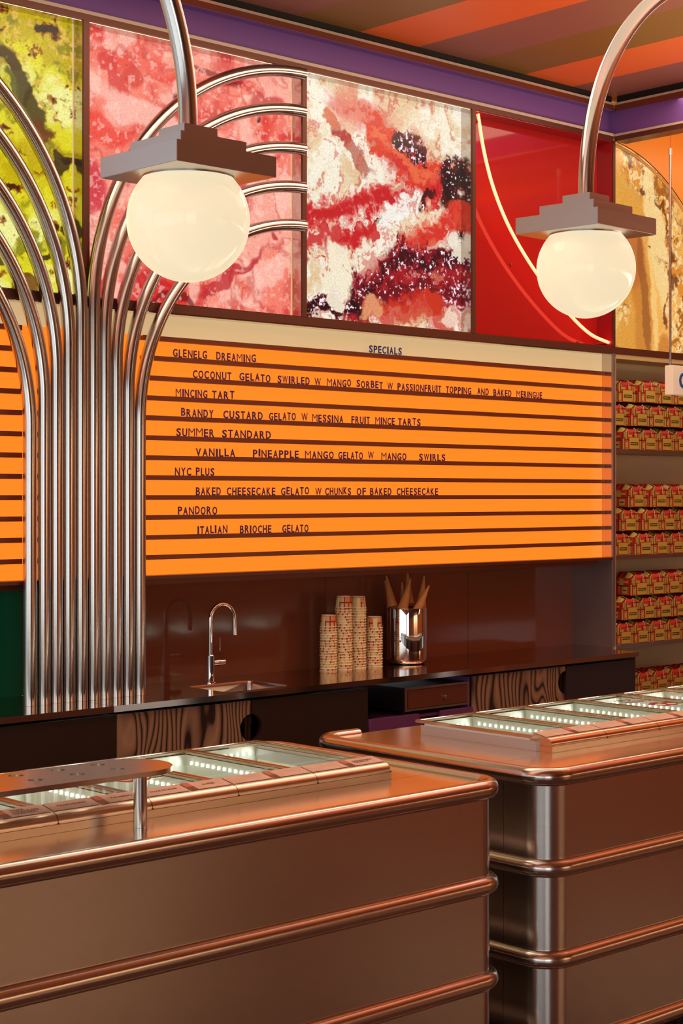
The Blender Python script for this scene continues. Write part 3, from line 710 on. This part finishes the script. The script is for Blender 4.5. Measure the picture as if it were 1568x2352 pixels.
# ------------------------------------------------------------------ paper cups
CH = .053
def cup_mesh():
    mb = MB()
    mb.lathe([(.0378, .003), (.0335, CH-.002)], 28, mi=0, uvh=.24)
    mb.lathe([(.0375, .0), (.0400, .0006), (.0405, .002), (.0400, .0034), (.0378, .0036)], 28, mi=1)
    mb.lathe([(.0335, CH-.002), (.0330, CH), (.0318, CH-.001), (.0312, CH-.006), (0.0, CH-.006)], 28, mi=1)
    mb.lathe([(.0318, CH-.009), (.0362, .001), (.0375, .0)], 28, mi=1)
    return mb.mesh('paper_cup', [print_cup, paper_cream], smooth=True, angle=50)
cm = cup_mesh()
STK = [((1.116, .125), 18, .255, 'leftmost'), ((1.205, .118), 24, .338, 'tallest'), ((1.303, .128), 24, .332, 'third'), ((1.402, .122), 16, .234, 'rightmost')]
rc = random.Random(9)
NTH = 'zeroth first second third fourth fifth sixth seventh eighth ninth tenth eleventh twelfth thirteenth fourteenth fifteenth sixteenth seventeenth eighteenth nineteenth twentieth twenty-first twenty-second twenty-third twenty-fourth twenty-fifth'.split()
for (x, y), n, H, nm in STK:
    dz = (H-CH)/(n-1)
    for k in range(n):
        top = k == n-1
        o = link('paper_cup', cm, None, (x+rc.uniform(-.0008, .0008), y+rc.uniform(-.0008, .0008), .900+k*dz), (0, 0, rc.uniform(0, 6.28)))
        tag(o, 'upside-down paper cup topping the %s cup stack' % nm if top else '%s paper cup from the top of the %s cup stack' % (NTH[n-k], nm), 'paper cup', 'paper cups of the %s stack' % nm)

# ------------------------------------------------------------------ chrome tub with wafer cones
t = thing('chrome_tub', 'mirror-polished chrome tub holding wafer cones on the worktop', 'container', (1.628, .135, .9))
obj('shell', MB().lathe([(.0, 0), (.080, 0), (.090, .004), (.096, .012), (.0985, .025), (.0985, .262), (.0975, .2655), (.0955, .2655), (.0945, .262), (.0945, .02), (.0, .016)], 56), chrome, t)
def cone_mesh(i):
    return MB().lathe([(.0, 0), (.0035, .001), (.0075, .030), (.0165, .085), (.0265, .150), (.0245, .150), (.0145, .085), (.0, .03)], 20)
# offset across the view of tip and of the axis at the rim, offset in depth (tip, rim), tip height
CONES = [(-.097, -.067, -.01, -.03, 1.318, 'far-left tall'), (-.103, -.066, .02, .015, 1.293, 'half-hidden leftmost'), (.006, .014, .05, .045, 1.333, 'tallest middle'), (.017, -.020, -.05, -.055, 1.305, 'front middle'),
         (.085, .068, .03, .03, 1.313, 'back right'), (.106, .055, -.03, -.040, 1.272, 'rightmost leaning'), (-.020, -.012, .055, .05, 1.283, 'hidden back middle')]
cmn = cone_mesh(0).mesh('wafer_cone', waffle)
for (ot, ob, dt, db, tz, nm) in CONES:
    c0 = Vector((1.628, .135, 0)); Rv = Vector((FY, -FX, 0)); Fv = Vector((FX, FY, 0))
    tip = c0+Rv*ot+Fv*dt+Vector((0, 0, tz)); rim = c0+Rv*ob+Fv*db+Vector((0, 0, 1.165)); ax = (rim-tip).normalized()
    o = link('wafer_cone', cmn, None, tip); o.rotation_mode = 'QUATERNION'; o.rotation_quaternion = ax.to_track_quat('Z', 'Y')
    tag(o, '%s wafer cone, tip up in the chrome tub' % nm, 'ice cream cone')

# ------------------------------------------------------------------ shelving with gable boxes
sh = thing('shelving_unit', 'cream recessed wall shelving stacked with patterned takeaway boxes', 'shelving')
obj('back_panel', box(3.041, 5.2, .26, .275, .02, 2.445), cream, sh)
obj('side_panel', box(3.0415, 3.052, .0, .26, .02, 2.43), cream, sh)
obj('top_panel', box(3.052, 5.2, .10, .26, 2.43, 2.444), cream, sh)
obj('valance', box(3.052, 5.2, .0, .10, 2.420, 2.444), mat('valance_cream', s2l((200, 178, 128)), 0, .4), sh)
SHZ = [1.943, 1.381, .908, .628]
for z in SHZ: obj('shelf', box(3.053, 5.2, .0, .26, z-.022, z), mat('shelf_edge_steel', (.30, .22, .18), .8, .35), sh)
BW, BD, BH, BRDG = .139, .17, .093, .031
PR = [mat('print_red', s2l((206, 60, 38)), 0, .5), mat('print_yellow', s2l((196, 180, 92)), 0, .5), mat('print_crimson', s2l((142, 18, 20)), 0, .5), mat('print_coral', s2l((235, 120, 80)), 0, .5), label_black, mat('print_brown', s2l((110, 60, 30)), 0, .5)]
def patterned(mb, P, rects):
    """flat print on the unit face P(u, v): rects = (u0, v0, u1, v1, ink), later ones on top"""
    us = sorted({0., 1.} | {r[0] for r in rects} | {r[2] for r in rects}); vs = sorted({0., 1.} | {r[1] for r in rects} | {r[3] for r in rects})
    us = [q for q in us if 0 <= q <= 1]; vs = [q for q in vs if 0 <= q <= 1]
    for a, b in zip(us[:-1], us[1:]):
        for c, d in zip(vs[:-1], vs[1:]):
            m = 0; cu, cv = (a+b)/2, (c+d)/2
            for r in rects:
                if r[0] <= cu <= r[2] and r[1] <= cv <= r[3]: m = r[4]
            mb.add([P(a, c), P(b, c), P(b, d), P(a, d)], [(0, 1, 2, 3)], m)
FRONT = [(0, 0, 1, 1, 0), (0, 0, .17, 1, 1), (.84, .3, 1, 1, 1), (.50, 0, .56, 1, 2), (.17, .72, .42, .84, 1), (.60, .40, .74, .95, 1), (0, .50, 1, .58, 2), (0, .0, .17, .48, 1), (.10, .52, .16, .98, 5), (.80, 0, .90, .48, 1), (.90, .0, .93, 1, 2), (.93, 0, 1, .48, 1), (0, 0, .02, 1, 2), (.05, .40, .12, .47, 2), (.05, .03, .12, .10, 2), (.60, .93, 1, 1, 2), (.17, .86, .22, 1, 3)]
SIDE = [(0, 0, 1, 1, 0), (0, .82, .35, .95, 1), (.45, .55, .62, .95, 1), (.36, .70, .80, .80, 1), (.30, 0, .36, 1, 2), (0, .50, 1, .57, 2), (.05, .05, .22, .42, 1), (.20, .0, .24, .42, 2), (.55, .08, .78, .46, 1), (.55, .06, .78, .08, 2), (.53, .06, .55, .48, 2), (.78, .06, .80, .48, 2), (.59, .24, .74, .30, 4), (.86, .0, .90, 1, 2), (.90, .0, .96, .6, 1), (.96, .7, 1, 1, 1), (.42, .1, .48, .5, 3), (.70, .60, .84, .66, 5)]
TOPS = [(0, 0, 1, 1, 0), (0, .0, .25, .5, 1), (.25, 0, .31, 1, 2), (.31, .4, .6, 1, 5), (.60, 0, .65, 1, 2), (.65, 0, 1, .5, 1), (0, .5, 1, .56, 2), (.8, .56, .9, 1, 3)]
def box_body():
    mb = MB(); nx = 9; w2 = BW/2; rw = .040
    patterned(mb, lambda u, v: (-w2+BW*u, 0, BH*v), FRONT)
    patterned(mb, lambda u, v: (-w2, BD-BD*u, BH*v), SIDE)
    patterned(mb, lambda u, v: (w2, BD*u, BH*v), SIDE)
    mb.add([(w2, BD, 0), (-w2, BD, 0), (-w2, BD, BH), (w2, BD, BH)], [(0, 1, 2, 3)], 0)
    mb.add([(-w2, 0, 0), (-w2, BD, 0), (w2, BD, 0), (w2, 0, 0)], [(0, 1, 2, 3)], 5)
    arch = lambda u: BH+.0015+BRDG*math.sin(PI*min(max(u, 0), 1))**.7
    inks = [2, 1, 1, 2, 0, 2, 1, 5, 0]
    for i in range(nx):
        u0, u1 = i/nx, (i+1)/nx; ya, yb = BD*u0, BD*u1
        for sgn in (-1, 1):
            mb.add([(sgn*w2, ya, BH), (sgn*w2, yb, BH), (sgn*rw, yb, arch(u1)), (sgn*rw, ya, arch(u0))], [(0, 1, 2, 3)], inks[i])
            mb.add([(sgn*rw, ya, arch(u0)), (sgn*rw, yb, arch(u1)), (0, yb, BH+(arch(u1)-BH)*.45), (0, ya, BH+(arch(u0)-BH)*.45)], [(0, 1, 2, 3)], 2 if i else 0)
    mb.add([(-w2, 0, BH), (-w2+.012, 0, BH+.0004), (-rw+.008, .012, BH+.0175), (-rw, .010, BH+.0175)], [(0, 1, 2, 3)], 1)
    mb.add([(w2, 0, BH), (w2-.012, 0, BH+.0004), (rw-.008, .012, BH+.0175), (rw, .010, BH+.0175)], [(0, 1, 2, 3)], 1)
    mb.add([(-w2+.012, 0, BH), (w2-.012, 0, BH), (rw-.008, .014, BH+.016), (-rw+.008, .014, BH+.016)], [(0, 1, 2, 3)], 0)
    return mb
bx_me = box_body().mesh('body', PR, smooth=False)
lab_me = MB().box(-.040, .040, -.0018, 0, .003, .064, 0).mesh('label', [label_yellow])
rim_me = MB().box(-.043, .043, -.0009, 0, .0, .067).mesh('label_border', [mat('crimson_print', s2l((160, 25, 25)), 0, .5)])
bar_me = MB().box(-.032, .032, -.0026, -.0018, .024, .039, 0).mesh('name_bar', [label_black])
str_me = MB().tube([(.006, .012, BH+.004), (.006, -.002, BH+.022), (.007, -.008, BH+.012), (.008, -.006, BH-.008), (.008, -.001, BH-.014)], .0016, 6).tube([(.006, .012, BH+.004), (.004, .06, BH+BRDG-.004), (.003, .09, BH+BRDG-.004)], .0012, 5).mesh('string_handle', [string_m])
nm_txt = text_mesh('MESSINA', label_yellow, .0002)
def gable(label, loc, group):
    t = thing('takeaway_box', label, 'box', loc, rb.uniform(-.03, .03), group)
    link('body', bx_me, t)
    lb = link('label', lab_me, t, (.006, 0, 0)); link('label_border', rim_me, t, (.006, 0, 0)); link('name_bar', bar_me, lb)
    o = link('lettering', nm_txt[0], lb, (-.0285, -.0028, .0275), (PI/2, 0, 0)); o.scale = (.057/nm_txt[1], .008/nm_txt[2], .3)
    link('string_handle', str_me, t)
    return t
rb = random.Random(5)
SHN = ['top shelf', 'second shelf', 'third shelf', 'lowest visible shelf']; RWN = ['bottom row', 'middle row', 'top row']
RX = [[3.136, 3.207, 3.279], [3.240, 3.306, 3.378], [3.068, 3.125, 3.205], [3.13]]
ORD = ['first', 'second', 'third', 'fourth', 'fifth']
for s, z in enumerate(SHZ):
    for r, xs in enumerate(RX[s]):
        k = 0; x = xs+BW/2
        while x < 3.98:
            gable('red and yellow gable box, %s, %s, %s from the left' % (SHN[s], RWN[r], ORD[k] if k < 5 else 'last'), (x, .004 if s < 3 else .03, z+r*(BH+BRDG+.0035)), 'patterned gable boxes on the wall shelves')
            x += .1465; k += 1
            if k > 4: break
        # box standing further left, set back, partly hidden by the frame
        if s in (0, 1) and xs-.12 > 3.06:
            gable('red and yellow gable box set back at the left end, %s, %s' % (SHN[s], RWN[r]), (max(xs-BW/2-.006, 3.125), .045, z+r*(BH+BRDG+.0035)), 'patterned gable boxes on the wall shelves')

# ------------------------------------------------------------------ hanging sign
t = thing('hanging_sign', 'small white box sign with a blue letter G hanging from a thin steel rod', 'sign', (3.145, -.30, 2.378))
sx = px2x(1545, -.30); t.location = (sx, -.30, 2.222)
obj('light_box', box(0, .62, 0, .052, 0, .152), sign_lit, t, bevel=.002)
obj('rod', MB().tube([(.012, .026, .152), (.012, .026, 1.275)], .0065, 12), steel_pipe, t)
obj('rod_cap', MB().tube([(.012, .026, 1.245), (.012, .026, 1.278)], .0085, 12), chrome, t)
obj('cord', MB().tube([(.012, .026, 1.278), (.012, .026, CEIL-2.222)], .0015, 6), mat('orange_cord', (.6, .12, .02), 0, .6), t)
g = text_mesh('G', mat('sign_blue', s2l((50, 90, 165)), 0, .4), .002)
o = link('letter', g[0], t, (.052, -.002, .034), (PI/2, 0, 0)); o.scale = (.066/g[1], .082/g[2], 1)

# ------------------------------------------------------------------ island counters
FY0, BY0, RR = -2.316, -1.30, .027
RZ = [.868, .598, .328, .060]
def island(name, label, face_x, side, far, hole):
    """side=-1: the visible end faces -X and the counter runs to +X; side=+1 the mirror image"""
    t = thing(name, label, 'counter'); r = .085
    def plan(inset, n=10):
        fx = face_x-side*inset; y0 = FY0+inset; y1 = BY0-inset; rr = r-inset*.5
        a = [(far, y0)]
        cx = fx-side*rr
        for q in np.linspace(0, PI/2, n): a.append((cx+side*rr*math.sin(q), y0+rr-rr*math.cos(q)))
        cy = y1-rr
        for q in np.linspace(0, PI/2, n): a.append((cx+side*rr*math.cos(q), cy+rr*math.sin(q)))
        a.append((far, y1)); return a
    # four bands of cladding between the rings, each a panel
    zs = [.10]+[RZ[3]+.008, RZ[2], RZ[1], RZ[0]]
    pl = plan(.0)
    for z0, z1 in ((RZ[3], RZ[2]), (RZ[2], RZ[1]), (RZ[1], RZ[0])):
        shell = MB(); nn = len(pl); shell.add([(a, b, z0) for a, b in pl]+[(a, b, z1-.001) for a, b in pl], [(i, (i+1) % nn, nn+(i+1) % nn, nn+i) for i in range(nn)]); obj('cladding_panel', shell, steel, t, angle=25)
    obj('plinth', MB().prism(plan(.09), 0, RZ[3]), black, t)
    # end-face seam
    for z0, z1 in ((RZ[3], RZ[2]), (RZ[2], RZ[1]), (RZ[1], RZ[0])):
        obj('panel_seam', box(face_x-.0006*(1 if side > 0 else -1)-.0006, face_x+side*.0006+.0006, -2.142, -2.1405, z0+.027, z1-.027), grey_satin, t)
    for i, z in enumerate(RZ):
        ring = [(x, y, z) for x, y in plan(.0, 14)]
        if i == 0:
            cut = face_x-side*.19; ring = ring[:-1]+[(cut, BY0, z)]
            ring[0] = (far, FY0, z)
        obj('tubular_rail' if i else 'edge_rail', MB().tube(ring, RR if i else .0275, 20), steel if i else rose_edge, t, angle=60)
    # top: front strip and rear plate with an open seam along y=-2.06; the rear plate is cut out for the freezer
    p = [(a, b) for a, b in plan(.016)]
    if side > 0: p = p[::-1]
    def half(pts, lim, front):
        out = []; n = len(pts)
        for i in range(n):
            a, b = pts[i], pts[(i+1) % n]; ia = (a[1] < lim) == front; ib = (b[1] < lim) == front
            if ia: out.append(a)
            if ia != ib: k = (lim-a[1])/(b[1]-a[1]); out.append((a[0]+(b[0]-a[0])*k, lim))
        return out
    link('top_plate', curve_plate('top_plate', [half(p, -2.0605, True)], .010, steel_top), t, (0, 0, .8745))
    hx0, hx1 = hole
    link('top_plate', curve_plate('top_plate', [half(p, -2.0590, False), [(hx0, -1.985), (hx1, -1.985), (hx1, -1.485), (hx0, -1.485)]], .010, steel_top), t, (0, 0, .8745))
    return t
rose_edge = mat('edge_rail_steel', (.54, .47, .43), 1, .19, rvar=((2, 2, 60), .03))
island('island_counter', 'near island counter clad in brushed steel, running out of the left edge', -.437, 1, -5.2, (-4.26, -.662))
island('island_counter', 'far island counter with a rounded chrome corner, running to the right', -.235, -1, 5.6, (.09, 3.41))

# ------------------------------------------------------------------ display freezers let into the islands
GT = .8797
def freezer(label, x0, n, side, caps):
    """lids from x0 towards side*X; pitch .28"""
    t = thing('display_freezer', label, 'freezer'); P = .2805; y0, y1 = -1.995, -1.470; zt = .932
    xa, xb = (x0, x0+side*P*n) if side > 0 else (x0+side*P*n, x0)
    ins = .018
    obj('inner_floor', box(xa+ins+.01, xb-ins-.01, y0+.02, y1-.03, .79, .7985), grey_satin, t)
    obj('body_shell', MB().box(xa+ins, xb-ins, y0, y0+.012, GT, .912).box(xa+ins, xb-ins, y1-.012-.01, y1-.01, GT, .912).box(xa+ins, xa+ins+.012, y0+.012, y1-.022, GT, .912).box(xb-ins-.012, xb-ins, y0+.012, y1-.022, GT, .912), grey_satin, t)
    for k in range(n):
        a = (x0+k*P) if side > 0 else (x0-(k+1)*P); b = a+P; fw = .013
        wl = a+.022; wr = b-.022; wf = y0+.03; wb = y1-.030; zb = .800
        # recessed white well (five inner faces, 3 mm liners)
        obj('well_liner', MB().box(wl-.003, wl, wf, wb, zb, .921).box(wr, wr+.003, wf, wb, zb, .921).box(wl-.003, wr+.003, wf-.003, wf, zb, .921).box(wl-.003, wr+.003, wb, wb+.003, zb, .921).box(wl-.003, wr+.003, wf-.003, wb+.003, zb-.0004, zb), white_in, t)
        # LED beads along the right-hand and rear inner walls
        ml = MB()
        for i in range(17):
            y = wf+.018+i*(wb-wf-.05)/16; ml.lathe([(.0, .006), (.0026, .0045), (.0034, .002), (.0034, -.005), (.0, -.005)], 8, (wr-.0045, y, .900))
        for i in range(5):
            x = wr-.035-i*.024; ml.lathe([(.0, .006), (.0026, .0045), (.0034, .002), (.0034, -.005), (.0, -.005)], 8, (x, wb-.0045, .900))
        obj('light_beads', ml, led, t)
        al = area('freezer_led_strip', (wr-.012, (wf+wb)/2, .905), (.012, wb-wf-.04), .5, (.95, 1, .88), (0, math.radians(75), 0)); al.parent = t
        lid = obj('lid', MB().box(a, a+fw, y0, y1, .922, zt).box(b-fw, b, y0, y1, .922, zt).box(a+fw, b-fw, y0, y0+fw, .922, zt).box(a+fw, b-fw, y1-fw, y1, .922, zt), rose_steel, t, bevel=.0012)
        obj('gasket', MB().box(a+fw, a+fw+.007, y0+fw, y1-fw, .923, .929).box(b-fw-.007, b-fw, y0+fw, y1-fw, .923, .929).box(a+fw+.007, b-fw-.007, y1-fw-.007, y1-fw, .923, .929), mat('pale_gasket', s2l((205, 195, 170)), 0, .4), lid)
        obj('glass', box(a+fw, b-fw, y0+fw, y1-fw, .9292, .9312), glass, lid)
        if k in caps:
            decal(lid, (a+b)/2, -1.72)
    return t
def decal(lid, cx, cy):
    z = .9318
    def spot(px_, py_, rx, ry, m, nm, dz, wob=0):
        pts = [(cx+px_+rx*math.cos(q)*(1+wob*math.sin(3*q+1)), cy+py_+ry*math.sin(q)*(1+wob*math.sin(5*q))) for q in np.linspace(0, 2*PI, 28, endpoint=False)]
        return obj(nm, MB().prism(pts, z+dz, z+dz+.0004), m, lid, smooth=False)
    spot(-.01, -.07, .062, .050, red_ink, 'decal', 0, .10)
    spot(-.035, -.075, .020, .022, white_ink, 'decal_spot', .0005)
    spot(.018, -.085, .020, .016, white_ink, 'decal_spot', .0005)
    spot(.00, -.045, .010, .008, white_ink, 'decal_spot', .0005)
    spot(.055, -.10, .020, .010, green_ink, 'decal_leaf', .0005, .15)
    me, w0, h0 = text_mesh('GELATO\nMESSINA', brown_ink, .0002)
    o = link('decal_lettering', me, lid, (cx-.085, cy+.02, z)); o.scale = (.15/w0, .095/h0, .3)
freezer('six-lid glass-topped gelato freezer let into the right island counter', .066, 12, 1, (3,))
freezer('glass-topped gelato freezer let into the left island counter, lids near the cone stand', -.638, 13, -1, (2,))

# sloping name rail with flavour cards in front of the lids
def name_rail(label, x0, side, n, names, group='card'):
    t = thing('flavour_card_rail', label, 'card rail'); P = .2825
    prof = [(-1.972, .9365), (-2.030, .926), (-2.042, .9225), (-2.050, .915), (-2.053, .905), (-2.053, .900), (-1.972, .900)]
    base = [(-1.975, GT), (-2.056, GT), (-2.056, .8995), (-1.975, .8995)]
    for k in range(n):
        a = x0+side*P*k; b = a+side*P; lo, hi = min(a, b), max(a, b)
        sec = obj('rail_section', MB().prism(prof, lo+.001, hi-.001, axis='x'), rose_steel if side > 0 else steel_rail, t, angle=50)
        obj('plinth_strip', MB().prism(base, lo, hi, axis='x'), rose_steel if side > 0 else steel_rail, t)
        obj('joint', box(hi-.0035, hi+.0035, -2.0535, -1.99, .9005, .9030), black, t)
        for h in (0, 1):
            c0 = lo+.004+h*P/2; c1 = c0+P/2-.006
            ang = math.atan2(.0105, .058)
            card = link('flavour_card', None, sec, ((c0+c1)/2, -2.001, .9316), (ang, 0, 0))
            W = (c1-c0)/2
            card_me = MB().box(-W, W, -.0265, .0265, 0, .0012).mesh('flavour_card', [pale_card]); card.data = None
            card = bpy.data.objects.new('flavour_card', card_me); card.parent = sec; card.location = ((c0+c1)/2, -2.001, .9322); card.rotation_euler = (ang, 0, 0); col.objects.link(card)
            i = k*2+h
            nm = names[i] if i < len(names) else ''
            if (i+1) % 2 == 0 or side < 0 and h == 1:
                pass
            if h == 1:
                vs_ = MB().box(-W, -W+.022, -.0265, .0265, .0012, .0018, 0).box(-W, -W+.022, -.004, .0265, .0018, .002, 1)
                me_ = vs_.mesh('photo_strip', [brown_card, coral_card]); o = bpy.data.objects.new('photo_strip', me_); o.parent = sec; o.location = card.location; o.rotation_euler = card.rotation_euler; col.objects.link(o)
            if nm:
                me, w0, h0 = text_mesh(nm, brown_ink, .0002); lines = nm.count('\n')+1
                hh = .0085*lines+.003*(lines-1); ww = min(.085, .0085*max(len(q) for q in nm.split('\n')))
                o = link('card_lettering', me, sec); o.scale = (ww/w0, hh/h0, .3)
                R_ = Matrix.Rotation(ang, 3, 'X'); off = R_ @ Vector((-ww/2+(.008 if h else 0), -hh/2, .0014)); o.location = Vector(card.location)+off; o.rotation_euler = (ang, 0, 0)
    return t
steel_rail = mat('rail_steel', (.74, .62, .50), 1, .28)
L = ['MACADAMIA\nCRUNCH', '', '', '', 'SUPER', '', 'DULCE DE LECHE', '', 'TIRAMISU', '', 'ITALIAN NOUGAT', '', 'WHITE\nCHOCOLATE\nHAZELNUT']
# sections run from right to left on the near counter: within a section the left card comes first
nl = {}
nl[0] = ['', 'MACADAMIA\nCRUNCH']; nl[1] = ['', '']; nl[2] = ['DULCE DE LECHE', 'SUPER']; nl[3] = ['ITALIAN NOUGAT', 'TIRAMISU']; nl[4] = ['', 'WHITE\nCHOCOLATE\nHAZELNUT']
names_l = sum([nl.get(k, ['', '']) for k in range(12)], [])
name_rail('brass-toned rail of pale flavour cards along the left counter freezer', -.622, -1, 12, names_l)
name_rail('copper-toned rail of flavour cards along the right counter freezer', .093, 1, 11, [])
t = None

# ------------------------------------------------------------------ cone stand on the near counter
t = thing('cone_stand', 'steel cone holder: long rounded plate with round holes on a single post', 'cone stand', (-1.578, -2.150, .8797))
R = .105; yc = -.0815+.150-.0; YC0, YC1 = -2.186, -1.970
hs = []
for k in range(7):
    for y in (-2.016, -2.101): hs.append((-1.612-.118*k, y))
cyc = (YC0+YC1)/2; rr = (YC1-YC0)/2
out = [(-2.55, YC0), (-1.452-rr, YC0)]+[(-1.452-rr+rr*math.cos(q), cyc+rr*math.sin(q)) for q in np.linspace(-PI/2, PI/2, 30)][1:-1]+[(-1.452-rr, YC1), (-2.55, YC1)]
me = curve_plate('plate', [out]+[circle(x, y, .0178, 24) for x, y in hs], .0125, mat('plate_steel', (.60, .52, .46), 1, .24, rvar=((60, 3, 60), .06)))
o = link('plate', me, t, (1.578, 2.150, .1385))
obj('post', MB().lathe([(.0, 0), (.0178, 0), (.0178, .004), (.0168, .0045), (.0168, .1322), (0, .1322)], 32), steel_pipe, t)
obj('post', MB().lathe([(.0, 0), (.0178, 0), (.0178, .004), (.0168, .0045), (.0168, .1322), (0, .1322)], 32), steel_pipe, t, (-.80, 0, 0))

# ------------------------------------------------------------------ arched globe lamps
def lamp(label, x, y, zb, rz, direc, foot):
    """zb = underside of the lowest plate"""
    t = thing('arched_lamp', label, 'lamp', (x, y, zb), rz)
    for hw, z0, z1 in ((.173, 0, .057), (.1145, .0572, .098), (.058, .0982, .135)):
        obj('cap_plate', box(-hw, hw, -hw, hw, z0, z1), steel_plate, t, bevel=.0012)
    gr = .1705; zc = -.118
    prof = [(0, zc-gr)]+[(gr*math.sin(q), zc-gr*math.cos(q)) for q in np.linspace(.04, PI, 60) if zc-gr*math.cos(q) < -.0035]+[(math.sqrt(gr*gr-(.0035+zc)**2)*.985, -.0005)]
    obj('globe', MB().lathe(prof, 64), globe_m, t, angle=80)
    obj('collar', MB().lathe([(.128, -.0035), (.128, 0)], 40), steel_plate, t)
    A = .90; s = direc
    top = .15+A; e = .09; up = CEIL-zb
    pts = [(0, 0, .134), (0, 0, .15)]+[(s*A*(1-math.cos(q)), 0, .15+A*math.sin(q)) for q in np.linspace(0, PI/2, 40)]
    pts += [(s*(A+.25), 0, top)]+[(s*(A+.25+e*math.sin(q)), 0, top+e*(1-math.cos(q))) for q in np.linspace(.1, PI/2, 8)]+[(s*(A+.25+e), 0, up)]
    tt_ = [(a*math.cos(-rz), a*math.sin(-rz), c_) for a, b, c_ in pts]
    obj('arched_stem', MB().tube(tt_, .027, 28), steel_pipe, t, angle=60)
    return t
lamp('left arched lamp: opal globe under a stepped square steel cap, before the pink picture', -1.174, -1.816, 2.578, .01, -1, 0)
lamp('right arched lamp: opal globe under a stepped square steel cap, before the red sign', .553, -1.820, 2.6015, .055, 1, 0)
